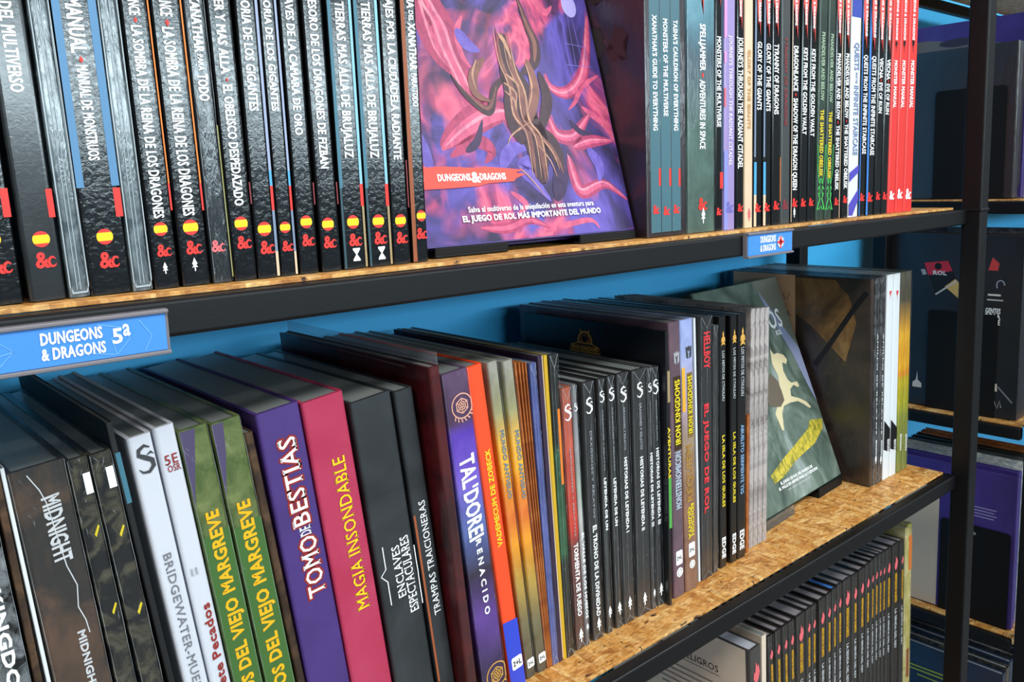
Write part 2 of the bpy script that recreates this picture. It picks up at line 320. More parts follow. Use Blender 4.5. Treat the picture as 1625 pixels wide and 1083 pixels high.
def film_mat():
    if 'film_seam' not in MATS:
        n = N('film_seam'); n.b.inputs['Alpha'].default_value = .55; n.bump(n.noise(n.coord(), 400, 2), .3, .001, False); MATS['film_seam'] = n.done('aeb6bc', .18, .5)  # pale tone paints the light glinting along seams and crinkles of the film
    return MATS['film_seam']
def film_seam_glints(root, t, h, amount):
    """creases of the shrink film with their glints painted as pale strokes: a wandering seam down the spine, folds towards the corners and a few crinkles"""
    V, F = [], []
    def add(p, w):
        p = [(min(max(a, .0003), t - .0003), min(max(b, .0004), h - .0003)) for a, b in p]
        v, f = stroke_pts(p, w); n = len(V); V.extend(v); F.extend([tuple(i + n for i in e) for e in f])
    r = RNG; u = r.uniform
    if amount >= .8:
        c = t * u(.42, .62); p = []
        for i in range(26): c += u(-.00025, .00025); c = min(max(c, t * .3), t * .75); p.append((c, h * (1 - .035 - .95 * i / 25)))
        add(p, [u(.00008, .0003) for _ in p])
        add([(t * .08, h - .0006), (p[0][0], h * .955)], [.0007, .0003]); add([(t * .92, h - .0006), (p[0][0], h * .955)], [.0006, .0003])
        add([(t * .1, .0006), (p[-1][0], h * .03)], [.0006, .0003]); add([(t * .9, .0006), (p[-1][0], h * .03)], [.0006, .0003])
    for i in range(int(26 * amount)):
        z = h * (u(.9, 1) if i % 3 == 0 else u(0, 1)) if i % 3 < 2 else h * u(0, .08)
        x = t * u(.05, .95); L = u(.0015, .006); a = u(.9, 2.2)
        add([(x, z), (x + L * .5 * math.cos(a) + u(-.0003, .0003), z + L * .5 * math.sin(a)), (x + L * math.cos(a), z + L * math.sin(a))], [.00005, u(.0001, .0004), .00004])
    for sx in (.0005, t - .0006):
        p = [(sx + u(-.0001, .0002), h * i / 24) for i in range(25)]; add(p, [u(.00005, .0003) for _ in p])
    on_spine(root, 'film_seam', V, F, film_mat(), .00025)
REG = {}
def BK(name, cat, label, group, kind, P, mt, page, row, decos):
    x, y, z, lean, t, h, d = P
    root = thing(name, label, cat, group, (x, y, z + ZO + (.0018 if row == 'x' else .0004))); root.rotation_euler = (0, lean, 0)
    link('cover', cover_mesh(t, h, d, kind), mt, root)
    if kind != 'box':
        b = min(.0026, t * .2) if kind == 'hard' else min(.0006, t * .22); s = min(.003, t * .3) if kind == 'hard' else b * 1.4; i = (.0035 if row in 'ux' else .0007) if kind == 'hard' else .0006
        link('page_block', box_mesh('page_block', b + 1e-5, t - b - 1e-5, s + 1e-5, d - i, i, h - i), page if page != 'pg' or row == 'u' else 'pgl', root)
    deco(root, t, h, decos)
    if mt in SEAM_GLINTS and t > .004: film_seam_glints(root, t, h, SEAM_GLINTS[mt])
    REG.setdefault(mt, []).append((root, t, h, d)); return root
# ---------------------------------------------------------------- surface materials
def m_osb():
    n = N('osb'); v1 = n.coord((34, 130, 60), (0, 0, .35)); v2 = n.coord((150, 38, 60), (0, 0, -.4)); v3 = n.coord((84, 92, 60), (0, 0, .9))
    def vor(v, sc):
        a = n.new('ShaderNodeTexVoronoi'); a.inputs['Scale'].default_value = sc; a.inputs['Randomness'].default_value = 1; n.L(v, a.inputs['Vector']); return a.outputs['Color']
    w = n.coord(); d = n.noise(w, 60, 3)
    s1 = n.sep(vor(v1, 1.5))[0]; s2 = n.sep(vor(v2, 1.3))[1]; s3 = n.sep(vor(v3, 1.1))[2]
    pick = n.ramp(n.noise(w, 22, 2, 1.5), [(.46, '000000'), (.52, 'ffffff')])
    pm = n.mix(pick, n.ramp(s1, [(0, 'a86c2a'), (.3, 'c98a40'), (.65, 'dba456'), (1, 'eec888')]), n.ramp(s2, [(0, 'b0742a'), (.35, 'd09444'), (.7, 'e0ae64'), (1, 'eac684')]))
    pm = n.mix(.28, pm, n.ramp(s3, [(0, '8a5824'), (.5, 'c9954f'), (1, 'e6c78e')]))
    fl = n.ramp(n.noise(n.coord((1, 2.4, 1), (0, 0, .5)), 85, 2, .6), [(.27, '4a2a14'), (.345, 'ffffff')])
    gr = n.ramp(n.noise(n.coord((3, 16, 4), (0, 0, .2)), 60, 4, .4), [(.3, 'bfae98'), (.65, 'ffffff')])
    c = n.mix(1, n.mix(1, pm, fl, 'MULTIPLY'), gr, 'MULTIPLY')
    n.bump(n.mix(.5, pm, gr), .35, .0015, False)
    return n.done(c, .5, 0)
def m_flat(name, c, rough=.5, coat=0, spec=.5, grain=None):
    n = N(name)
    if grain: n.bump(n.noise(n.coord(), grain[0], 3), grain[1], .0006, False)
    return n.done(c, rough, coat, .12, 0, spec)
M_OSB = m_osb()
M_STEEL = m_flat('black_steel', '07070a', .45, 0, .28, (900, .12))
M_BLUE = m_flat('blue_wall_paint', '3ba6e0', .55, 0, .35, (160, .08))
M_CEIL = m_flat('ceiling_white', 'd8dadb', .8); M_FLOOR = m_flat('floor_grey', '77746f', .5, 0, .5, (8, .1)); M_WALL = m_flat('shop_wall', 'c9ccd0', .7)
M_BLACKM = m_flat('bookend_black', '050506', .6, 0, .25)
M_ACR = N('acrylic'); M_ACR.b.inputs['Transmission Weight'].default_value = .9; M_ACR.b.inputs['IOR'].default_value = 1.3; M_ACR = M_ACR.done('e8e6df', .05)
def structure(name, me, m): return props(link(name, me, m), kind='structure')
structure('wall_back', box_mesh('wall', -2.5, 6, .30, .42, 0, 2.8), M_BLUE)
structure('floor', box_mesh('floor', -2.5, 6, -5.2, .30, -.1, 0), M_FLOOR)
structure('ceiling', box_mesh('ceiling', -2.5, 6, -5.2, .30, 2.8, 2.9), M_CEIL)
structure('wall_front', box_mesh('wall', -2.5, 6, -5.3, -5.2, 0, 1.85), M_WALL)
structure('trim_1', box_mesh('wall', -2.5, 6, -5.3, -5.2, 2.5, 2.8), M_WALL)
# ---------------------------------------------------------------- shelving units
def tube(name, x0, x1, y0, y1, z0, z1, root): return link(name, box_mesh(name, x0, x1, y0, y1, z0 + ZO, z1 + ZO, .0022, 3), M_STEEL, root)
LEV = [-1.1645, -.794, -.423, -.0525, .318, .688]
def unit(label, xa, xb, ov=0.0):
    """frame of square posts and rails from post face xa to post face xb, with a loose-laid board on every level"""
    root = thing('shelving_unit', label, 'shelving', 'black steel shelving units', (xa, 0, 0))
    kids = []
    for x in (xa - .025, xb):
        for y in (-.017, .245):
            kids.append(tube('post', x, x + .025, y, y + .025, -ZO, .76, root))
            kids.append(tube('post_sleeve', x - .0016, x + .0266, y - .0016, y + .0266, -.0585, -.0535, root))
    for z in LEV:
        t = z - .003
        kids.append(tube('rail', xa, xb, 0, .0135, t - .0202, t, root)); kids.append(tube('rail', xa, xb, .25, .2625, t - .0202, t, root))
        for x in (xa - ov, xb - .0125): kids.append(tube('side_rail', x, x + .0125, .0135, .2445 if ov else .25, t - .0202, t, root))
        kids.append(link('shelf_board', box_mesh('shelf_board', xa + .0095 - ov, xb - .0095, .0142, .2445 if ov else .2495, z - .0029 + ZO, z + ZO, .0004, 1), M_OSB, root))
    for k in kids:
        k.location = (-xa, 0, 0)
    return root
unit('black steel shelving with wooden boards holding the two long rows of books', -.50, 1.217)
unit('black steel shelving bay beyond the post, with black bookends on its shelves', 1.533, 3.0, .027)
# ---------------------------------------------------------------- price label holders
def poly_lines(root, pts, c, w=.0004, y=-.0004):
    v, f = stroke_pts(pts, w); return link('printed_line', pydata('printed_line', [(a, y, b) for a, b in v], f), c, root)
PAINT.update({'cardblue': '3f84d2', 'cardline': '66a4e2', 'flagred': 'd8343c', 'flagblue': '26418f'})
def label_holder(x0, x1, z0, z1, label, big):
    root = thing('price_label_holder', label, 'label holder', 'shelf edge label holders', (x0, -.0045, z0 + ZO)); w, h = x1 - x0, z1 - z0
    link('holder_tray', prism('tray', [(0, 0), (w, 0), (w, .0042), (0, .0042)], 0, h), 'holder', root)
    link('lip', box_mesh('lip', 0, w, -.0022, 0, 0, .0022, .0006, 2), 'holder', root); link('lip', box_mesh('lip', 0, w, -.0022, 0, h - .0022, h, .0006, 2), 'holder', root)
    card = link('label_card', box_mesh('label_card', .0012, w - .0016, -.0008, -.0001, .0023, h - .0023, .0002, 1), 'cardblue', root)
    return root, card, w, h
def flat_text(root, txt, style, x0, x1, z0, cap, c, y=-.0012, name='lettering', skew=0.0):
    return link(name, text_mesh(txt, style, lambda a, b: (x0 + a * (x1 - x0) + skew * b * cap, y, z0 + b * cap)), c, root)
r, card, w, h = label_holder(-.02, .1552, -.0832, -.0592, 'large blue shelf label with a 5 after the two-line white title', 1)
xo = .02
flat_text(card, 'DUNGEONS', 'heavy', xo + .094, xo + .1218, .0134, .0057, 'w'); flat_text(card, '& DRAGONS', 'heavy', xo + .0938, xo + .1228, .0058, .0057, 'w')
flat_text(card, '5', 'heavy', xo + .1268, xo + .1312, .0095, .0075, 'w'); flat_text(card, 'a', 'bold', xo + .132, xo + .1352, .0128, .0058, 'w')
for pts in ([(.062, .004), (.066, .016), (.082, .019), (.09, .012), (.082, .004)], [(.066, .016), (.076, .009), (.09, .012)], [(.128, .02), (.140, .017), (.143, .011), (.136, .0035), (.124, .006)], [(.140, .017), (.134, .012), (.136, .0035)], [(.15, .0035), (.154, .011), (.148, .02)], [(.02, .006), (.03, .018), (.05, .015), (.045, .004)]):
    poly_lines(card, [(min(a + .012, w - .003), b) for a, b in pts], 'cardline', .0005, -.00105)
r, card, w, h = label_holder(.6915, .7712, -.0778, -.0538, 'small blue shelf label with a round British flag', 0)
flat_text(card, 'DUNGEONS', 'heavy', .0215, .0478, .0135, .0062, 'w'); flat_text(card, '& DRAGONS', 'heavy', .0212, .0480, .0052, .0062, 'w')
for pts in ([(.006, .004), (.012, .019), (.02, .014)], [(.056, .004), (.064, .018), (.075, .012), (.07, .004)]): poly_lines(card, pts, 'cardline', .0005, -.00105)
fx, fz, fr = .0565, .0122, .0058
v, f = polyfan(arcp(fx, fz, fr, fr, 0, 345, 23)); fl = link('flag_dot', pydata('flag_dot', [(a, -.0011, b) for a, b in v], f), 'flagblue', card)
V, F = [], []
for a in (45, -45):
    v, f = stroke_pts([(fx - fr * .97 * math.cos(a * D2R), fz - fr * .97 * math.sin(a * D2R)), (fx + fr * .97 * math.cos(a * D2R), fz + fr * .97 * math.sin(a * D2R))], fr * .3); n0 = len(V); V += v; F += [tuple(i + n0 for i in e) for e in f]
for p in ([(fx - fr, fz), (fx + fr, fz)], [(fx, fz - fr), (fx, fz + fr)]):
    v, f = stroke_pts(p, fr * .75); n0 = len(V); V += v; F += [tuple(i + n0 for i in e) for e in f]
link('flag_cross', pydata('flag_cross', [(a, -.0013, b) for a, b in V], F), 'w', fl)
V, F = [], []
for p in ([(fx - fr, fz), (fx + fr, fz)], [(fx, fz - fr), (fx, fz + fr)]):
    v, f = stroke_pts(p, fr * .42); n0 = len(V); V += v; F += [tuple(i + n0 for i in e) for e in f]
link('flag_cross', pydata('flag_cross', [(a, -.0015, b) for a, b in V], F), 'flagred', fl)
# ---------------------------------------------------------------- books: (x, y, z, lean, thickness, height, depth), cover, page tone, row, printing on the spine in mm
BK('book','book','thick black book with red bar, cut off, seventeenth spine from the propped purple cover','black role-play hardcovers on the upper shelf','hard',(0.0776,0.0280,-0.0525,-0.0337,0.01811,0.2830,0.215),'uleather','pg','u',[('R', 14.6, 43.4, 18.1, 57.8, 'red', 'spine_panel'), ('F', 8.2, 32.9, 3.7), ('A', 10.0, 20.0, 9.1, 'red')])
BK('book','book','thick grey-black book with white capitals, sixteenth spine from the propped purple cover','black role-play hardcovers on the upper shelf','hard',(0.0983,0.0280,-0.0525,-0.0367,0.01737,0.2830,0.215),'ugrey','pg','u',[('T', 'MONSTRUOS DEL MULTIVERSO', 8.8, 105.4, 183.9, 6.0, 'w', 'd'), ('R', 14.5, 42.3, 17.5, 56.9, 'red', 'spine_panel'), ('F', 9.2, 31.6, 4.1), ('A', 9.9, 21.1, 8.8, 'red')])
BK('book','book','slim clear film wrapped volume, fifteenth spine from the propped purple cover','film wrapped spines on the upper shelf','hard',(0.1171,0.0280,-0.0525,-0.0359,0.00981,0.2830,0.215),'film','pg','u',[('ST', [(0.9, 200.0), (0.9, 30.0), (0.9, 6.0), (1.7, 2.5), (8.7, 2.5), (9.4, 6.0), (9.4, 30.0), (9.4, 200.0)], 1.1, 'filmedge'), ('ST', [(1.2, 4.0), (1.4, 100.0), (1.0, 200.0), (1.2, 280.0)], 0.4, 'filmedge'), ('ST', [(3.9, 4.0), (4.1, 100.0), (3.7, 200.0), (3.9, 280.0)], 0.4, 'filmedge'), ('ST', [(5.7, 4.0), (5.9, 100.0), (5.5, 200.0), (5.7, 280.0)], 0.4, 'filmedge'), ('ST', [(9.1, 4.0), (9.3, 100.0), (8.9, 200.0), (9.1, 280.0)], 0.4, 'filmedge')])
BK('book','book','thick black book with pale blue edges, fourteenth spine from the propped purple cover','black role-play hardcovers on the upper shelf','hard',(0.1272,0.0280,-0.0525,-0.0307,0.02145,0.2830,0.215),'uleather','pg','u',[('R', 0.2, 57.3, 4.0, 170.7, 'steel', 'spine_panel'), ('R', 17.6, 57.6, 21.7, 172.6, 'steel', 'spine_panel'), ('T', 'MONSTER MANUAL', 10.5, 126.5, 187.7, 7.5, 'w', 'd'), ('G', 'diamond', 10.8, 123.0, 2.2, 'red'), ('T', 'MANUAL DE MONSTRUOS', 10.8, 71.6, 120.2, 5.5, 'w', 'd'), ('R', 18.0, 41.0, 21.7, 56.5, 'red', 'spine_panel'), ('F', 10.8, 30.9, 4.2), ('A', 11.6, 18.6, 9.2, 'red')])
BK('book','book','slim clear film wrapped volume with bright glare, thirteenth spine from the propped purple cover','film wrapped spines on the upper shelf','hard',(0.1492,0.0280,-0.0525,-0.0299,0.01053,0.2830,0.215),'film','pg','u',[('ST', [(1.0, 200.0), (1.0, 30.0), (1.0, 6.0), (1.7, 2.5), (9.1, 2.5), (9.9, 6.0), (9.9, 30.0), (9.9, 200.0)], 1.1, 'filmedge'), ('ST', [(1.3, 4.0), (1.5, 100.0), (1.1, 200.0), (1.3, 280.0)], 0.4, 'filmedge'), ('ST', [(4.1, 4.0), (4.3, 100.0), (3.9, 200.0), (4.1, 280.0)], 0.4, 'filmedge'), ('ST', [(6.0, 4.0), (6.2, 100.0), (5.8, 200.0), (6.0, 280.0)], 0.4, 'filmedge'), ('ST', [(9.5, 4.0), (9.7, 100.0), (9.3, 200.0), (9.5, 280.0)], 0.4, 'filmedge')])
BK('book','book','black book with white leaf mark and orange edge, twelfth spine from the propped purple cover','black role-play hardcovers on the upper shelf','hard',(0.1609,0.0280,-0.0525,-0.0282,0.01434,0.2830,0.215),'uleather','pg','u',[('R', 13.8, 58.4, 14.6, 176.7, 'orange', 'edge_strip'), ('R', 13.6, 43.3, 14.6, 58.4, 'red', 'spine_panel'), ('T', 'DRAGONLANCE', 6.7, 148.5, 177.8, 5.6, 'w', 'd'), ('G', 'diamond', 6.7, 145.9, 2.0, 'red'), ('T', 'LA SOMBRA DE LA REINA DE LOS DRAGONES', 6.7, 39.6, 142.9, 5.6, 'w', 'd'), ('F', 6.7, 33.3, 3.8), ('A', 7.3, 21.5, 7.3, 'red'), ('G', 'leaf', 6.7, 11.3, 2.9, 'w')])
BK('book','book','black book with white leaf mark and orange edge, eleventh spine from the propped purple cover','black role-play hardcovers on the upper shelf','hard',(0.1767,0.0280,-0.0525,-0.0273,0.01649,0.2830,0.215),'uleather','pg','u',[('R', 15.8, 57.9, 16.7, 179.1, 'orange', 'edge_strip'), ('R', 15.6, 42.4, 16.7, 57.9, 'red', 'spine_panel'), ('T', 'DRAGONLANCE', 7.7, 149.5, 180.2, 6.4, 'w', 'd'), ('G', 'diamond', 7.7, 146.1, 2.4, 'red'), ('T', 'LA SOMBRA DE LA REINA DE LOS DRAGONES', 7.7, 40.1, 143.4, 6.4, 'w', 'd'), ('F', 7.7, 33.3, 4.4), ('A', 8.4, 22.0, 8.4, 'red'), ('G', 'leaf', 7.7, 11.9, 3.4, 'w')])
BK('book','book','wrinkled film wrapped book without yellow dot, tenth spine from the propped purple cover','black role-play hardcovers on the upper shelf','hard',(0.1945,0.0280,-0.0525,-0.0261,0.01199,0.2830,0.215),'uwrap','pg','u',[('T', 'XANATHAR', 6.1, 131.5, 163.0, 5.4, 'w', 'd'), ('T', 'PARA', 6.1, 121.5, 130.2, 3.2, 'w', 'd'), ('T', 'TODO', 6.1, 104.7, 119.4, 5.7, 'w', 'd'), ('A', 4.9, 21.8, 7.4, 'pinkred'), ('R', 11.4, 2.7, 12.2, 90.9, 'olive', 'edge_strip')])
BK('book','book','black book with long two-sentence white title, ninth spine from the propped purple cover','black role-play hardcovers on the upper shelf','hard',(0.2075,0.0280,-0.0525,-0.0235,0.01466,0.2830,0.215),'uleather','pg','u',[('T', 'PHANDELVER Y MAS ALLA', 6.8, 120.5, 192.6, 5.5, 'w', 'd'), ('G', 'diamond', 7.3, 117.0, 1.5, 'red'), ('T', 'EL OBELISCO DESPEDAZADO', 7.1, 44.6, 114.1, 5.5, 'w', 'd'), ('F', 7.0, 33.8, 4.1), ('A', 7.9, 22.8, 8.2, 'red'), ('R', 14.3, 44.9, 15.1, 57.9, 'dred', 'spine_panel')])
BK('book','book','black book with blue-grey side stripe, eighth spine from the propped purple cover','black role-play hardcovers on the upper shelf','hard',(0.2224,0.0280,-0.0525,-0.0126,0.01337,0.2830,0.215),'uleather','pg','u',[('T', 'GLORIA DE LOS GIGANTES', 6.1, 100.0, 169.9, 5.6, 'w', 'd'), ('F', 6.1, 29.8, 4.3), ('A', 7.2, 18.8, 8.6, 'red'), ('R', 12.1, 64.6, 13.8, 178.4, 'lav', 'edge_strip'), ('R', 12.1, 55.5, 13.8, 64.6, 'sky', 'edge_strip'), ('R', 12.1, 40.6, 13.8, 55.5, 'red', 'spine_panel'), ('R', 12.1, 15.6, 13.8, 40.6, 'slate', 'edge_strip'), ('R', 12.1, 0.5, 13.8, 15.6, 'cream', 'edge_strip')])
BK('book','book','black book with blue-grey side stripe, seventh spine from the propped purple cover','black role-play hardcovers on the upper shelf','hard',(0.2372,0.0280,-0.0525,-0.0126,0.01087,0.2830,0.215),'uleather','pg','u',[('T', 'GLORIA DE LOS GIGANTES', 4.9, 100.4, 171.6, 4.5, 'w', 'd'), ('F', 4.9, 30.0, 3.5), ('A', 5.8, 18.6, 6.9, 'red'), ('R', 9.7, 64.4, 11.1, 180.1, 'lav', 'edge_strip'), ('R', 9.7, 55.2, 11.1, 64.4, 'sky', 'edge_strip'), ('R', 9.7, 40.1, 11.1, 55.2, 'red', 'spine_panel'), ('R', 9.7, 14.7, 11.1, 40.1, 'slate', 'edge_strip'), ('R', 9.7, 0.5, 11.1, 14.7, 'cream', 'edge_strip')])
BK('book','book','plain black book with white title and yellow dot, sixth spine from the propped purple cover','black role-play hardcovers on the upper shelf','hard',(0.2504,0.0280,-0.0525,-0.0140,0.01347,0.2830,0.215),'uleather','pg','u',[('T', 'LLAVES DE LA CAMARA DE ORO', 6.3, 86.3, 173.3, 5.2, 'w', 'd'), ('F', 6.3, 32.5, 4.0), ('A', 6.9, 21.3, 8.0, 'red'), ('R', 12.9, 42.9, 13.7, 56.7, 'dred', 'spine_panel')])
BK('book','book','black book whose white title runs low down, fifth spine from the propped purple cover','black role-play hardcovers on the upper shelf','hard',(0.2660,0.0280,-0.0525,-0.0168,0.01457,0.2830,0.215),'uleather','pg','u',[('T', 'TESORO DE LOS DRAGONES DE FIZBAN', 6.8, 65.6, 171.7, 5.6, 'w', 'd'), ('F', 5.9, 30.2, 4.2), ('A', 6.5, 19.0, 8.3, 'red'), ('R', 14.0, 42.5, 14.8, 56.6, 'dred', 'spine_panel')])
BK('book','book','black book with teal edges and hourglass mark, fourth spine from the propped purple cover','black role-play hardcovers on the upper shelf','hard',(0.2819,0.0280,-0.0525,-0.0100,0.01722,0.2830,0.215),'uleather','pg','u',[('T', 'TIERRAS MAS ALLA DE BRUJALUZ', 8.8, 72.2, 169.0, 6.3, 'w', 'd'), ('F', 8.2, 30.6, 4.4), ('A', 9.3, 19.2, 8.8, 'red'), ('G', 'hourglass', 9.3, 9.2, 5.3, 'w'), ('R', 0.2, 52.7, 2.6, 184.8, 'teal', 'edge_strip'), ('R', 0.2, 0.5, 1.8, 52.7, 'dteal', 'edge_strip'), ('R', 15.4, 55.0, 17.4, 186.6, 'ltb', 'edge_strip'), ('R', 15.1, 40.6, 17.4, 55.0, 'red', 'spine_panel'), ('R', 15.8, 0.5, 17.4, 40.6, 'tan', 'edge_strip')])
BK('book','book','black book with teal edges and hourglass mark, third spine from the propped purple cover','black role-play hardcovers on the upper shelf','hard',(0.3010,0.0280,-0.0525,-0.0104,0.01776,0.2830,0.215),'uleather','pg','u',[('T', 'TIERRAS MAS ALLA DE BRUJALUZ', 9.0, 72.1, 171.0, 6.5, 'w', 'd'), ('F', 8.5, 30.1, 4.5), ('A', 9.6, 19.1, 9.0, 'red'), ('G', 'hourglass', 9.6, 8.7, 5.4, 'w'), ('R', 0.2, 52.1, 2.7, 187.2, 'teal', 'edge_strip'), ('R', 0.2, 0.5, 1.8, 52.2, 'dteal', 'edge_strip'), ('R', 15.9, 54.5, 18.0, 189.1, 'ltb', 'edge_strip'), ('R', 15.5, 39.8, 18.0, 54.5, 'red', 'spine_panel'), ('R', 16.3, 0.5, 18.0, 39.7, 'tan', 'edge_strip')])
BK('book','book','slim black book with plain edges, second spine from the propped purple cover','black role-play hardcovers on the upper shelf','hard',(0.3203,0.0280,-0.0525,-0.0073,0.01443,0.2830,0.215),'uleather','pg','u',[('T', 'VIAJES POR LA CIUDADELA RADIANTE', 7.4, 70.8, 180.2, 5.9, 'w', 'd'), ('F', 6.8, 29.5, 4.4), ('A', 7.4, 18.2, 8.5, 'red'), ('R', 13.8, 38.2, 14.7, 70.2, 'dred', 'spine_panel')])
BK('book','book','black book with rusty brown edge and bright glare, first spine from the propped purple cover','black role-play hardcovers on the upper shelf','hard',(0.3362,0.0280,-0.0525,-0.0050,0.01337,0.2830,0.215),'uleather','pg','u',[('R', 0.1, 0.5, 3.3, 191.9, 'rust', 'edge_strip'), ('T', 'GUIA', 8.2, 170.8, 185.4, 5.7, 'w', 'd'), ('T', 'DEL', 8.2, 162.3, 169.2, 3.6, 'w', 'd'), ('T', 'XANATHAR', 8.2, 130.5, 161.0, 5.7, 'w', 'd'), ('T', 'PARA TODO', 8.2, 106.3, 128.0, 4.6, 'w', 'd'), ('F', 8.2, 32.0, 3.8), ('A', 8.2, 20.0, 8.2, 'red')])
BK('boxed_set','boxed set','grey film wrapped slipcase holding three spines, dark art on its side',None,'box',(0.5865,0.0280,-0.0525,-0.0034,0.05629,0.2830,0.220),'slipcase','pg','u',[('SV', 6.1, 19.9, 'spine_teal'), ('T', "XANATHAR'S GUIDE TO EVERYTHING", 13.0, 93.9, 191.6, 5.9, 'w', 'd'), ('A', 13.0, 25.0, 8.5, 'red'), ('R', 17.0, 45.4, 19.7, 60.9, 'red', 'spine_panel'), ('SV', 20.8, 34.6, 'spine_teal'), ('T', 'MONSTERS OF THE MULTIVERSE', 27.7, 106.7, 189.8, 5.9, 'w', 'd'), ('A', 27.7, 23.1, 8.5, 'red'), ('R', 31.7, 44.9, 34.4, 60.7, 'red', 'spine_panel'), ('SV', 35.5, 48.2, 'spine_teal'), ('T', "TASHA'S CAULDRON OF EVERYTHING", 41.9, 94.2, 190.0, 5.9, 'w', 'd'), ('A', 41.9, 24.1, 8.5, 'red'), ('R', 45.3, 44.5, 48.0, 60.4, 'red', 'spine_panel')])
BK('boxed_set','boxed set','wide teal film wrapped boxed set with a red flame at its top',None,'box',(0.6451,0.0280,-0.0525,0.0005,0.04120,0.2830,0.220),'spell','pg','u',[('FLM', 17.8, 26.6, 198.8, 282.0), ('T', 'SPELLJAMMER', 22.8, 149.1, 190.6, 8.3, 'w', 'd'), ('G', 'diamond', 22.8, 145.1, 3.3, 'red'), ('T', 'ADVENTURES IN SPACE', 22.4, 78.1, 140.6, 8.3, 'w', 'd'), ('A', 22.8, 27.2, 12.5, 'red'), ('G', 'leaf', 23.2, 15.9, 6.6, 'w')])
BK('book','book','slim black book beside the wide teal boxed set','English edition spines on the upper shelf','hard',(0.6875,0.0280,-0.0525,0.0011,0.01233,0.2830,0.215),'uleather2','pg','u',[('R', 7.6, 40.5, 12.4, 56.1, 'red', 'edge_strip'), ('R', 9.1, 56.0, 12.5, 226.9, 'dblue', 'edge_strip'), ('FLM', 0.8, 10.1, 208.3, 282.0), ('T', 'DUNGEONS & DRAGONS', 5.7, 220.7, 237.6, 3.3, 'w', 'd'), ('T', 'MONSTERS OF THE MULTIVERSE', 5.7, 98.7, 181.6, 6.3, 'w', 'd'), ('A', 6.3, 18.9, 7.8, 'red')])
BK('book','book','lilac book with pale spaced capitals and pink art','English edition spines on the upper shelf','hard',(0.7017,0.0280,-0.0525,0.0012,0.01863,0.2830,0.215),'lilac','pg','u',[('R', 0.2, 181.9, 4.5, 227.6, 'pink', 'edge_strip'), ('R', 0.2, 158.7, 3.8, 169.2, 'pink', 'edge_strip'), ('R', 0.2, 117.8, 3.0, 135.4, 'pinkred', 'edge_strip'), ('R', 0.2, 0.5, 5.7, 76.3, 'lilac2', 'edge_strip'), ('T', 'JOURNEYS THROUGH THE RADIANT CITADEL', 10.4, 61.8, 184.3, 5.7, 'palelil', 'd'), ('A', 9.5, 22.4, 11.7, 'lilacd')])
BK('book','book','black book with white capitals beside the lilac one','English edition spines on the upper shelf','hard',(0.7225,0.0280,-0.0525,-0.0004,0.01326,0.2830,0.215),'uleather2','pg','u',[('FLM', 0.8, 10.8, 190.4, 282.0), ('T', 'DUNGEONS & DRAGONS', 6.1, 203.2, 242.0, 3.5, 'w', 'd'), ('T', 'JOURNEYS THROUGH THE RADIANT CITADEL', 6.1, 59.2, 183.9, 7.9, 'w', 'd'), ('A', 6.8, 21.0, 8.4, 'red')])
BK('book','book','cream tan book with faint gold lettering','English edition spines on the upper shelf','hard',(0.7375,0.0280,-0.0525,-0.0029,0.01394,0.2830,0.215),'cream','pg','u',[('T', 'GLORY OF THE GIANTS', 6.4, 97.8, 173.2, 4.8, 'gold', 'd'), ('G', 'leaf', 7.1, 13.3, 5.7, 'pinkred')])
BK('book','book','black book with blue and cream edge, next to the cream tan book','English edition spines on the upper shelf','hard',(0.7526,0.0280,-0.0525,0.0022,0.01497,0.2830,0.215),'uleather2','pg','u',[('R', 0.2, 70.0, 3.1, 233.6, 'slate', 'edge_strip'), ('R', 0.2, 32.4, 4.6, 65.0, 'sky', 'edge_strip'), ('R', 0.2, 0.5, 4.6, 32.4, 'cream', 'edge_strip'), ('FLM', 0.9, 12.2, 188.4, 282.0), ('T', 'DUNGEONS & DRAGONS', 8.4, 201.7, 246.3, 4.0, 'w', 'd'), ('T', 'GLORY OF THE GIANTS', 8.4, 116.6, 182.4, 7.6, 'w', 'd'), ('A', 7.6, 19.6, 9.5, 'red')])
BK('book','book','black book with blue and cream edge, second past the cream tan book','English edition spines on the upper shelf','hard',(0.7696,0.0280,-0.0525,-0.0033,0.01464,0.2830,0.215),'uleather2','pg','u',[('R', 0.2, 70.0, 3.0, 235.5, 'slate', 'edge_strip'), ('R', 0.2, 31.9, 4.5, 64.9, 'sky', 'edge_strip'), ('R', 0.2, 0.5, 4.5, 31.9, 'cream', 'edge_strip'), ('FLM', 0.9, 12.0, 187.9, 282.0), ('T', 'DUNGEONS & DRAGONS', 8.3, 201.3, 248.2, 3.9, 'w', 'd'), ('T', 'GLORY OF THE GIANTS', 8.3, 115.8, 181.8, 7.5, 'w', 'd'), ('A', 7.5, 19.5, 9.3, 'red')])
BK('book','book','black book with a thin gold edge, third past the cream tan book','English edition spines on the upper shelf','hard',(0.7863,0.0280,-0.0525,-0.0096,0.01571,0.2830,0.215),'uleather2','pg','u',[('R', 14.8, 24.2, 15.9, 69.7, 'orange', 'edge_strip'), ('FLM', 1.0, 12.9, 189.7, 282.0), ('T', 'DUNGEONS & DRAGONS', 7.2, 203.2, 250.0, 4.2, 'w', 'd'), ('T', 'TYRANNY OF DRAGONS', 7.2, 113.0, 182.3, 8.1, 'w', 'd'), ('A', 8.1, 20.6, 10.0, 'red')])
BK('book','book','dull grey-black book with faint red lettering','English edition spines on the upper shelf','hard',(0.8033,0.0280,-0.0525,-0.0104,0.01773,0.2830,0.215),'ugrey2','pg','u',[('T', 'TYRANNY OF DRAGONS', 8.1, 102.0, 190.6, 5.0, 'dred', 'd'), ('A', 9.0, 20.8, 11.2, 'dred')])
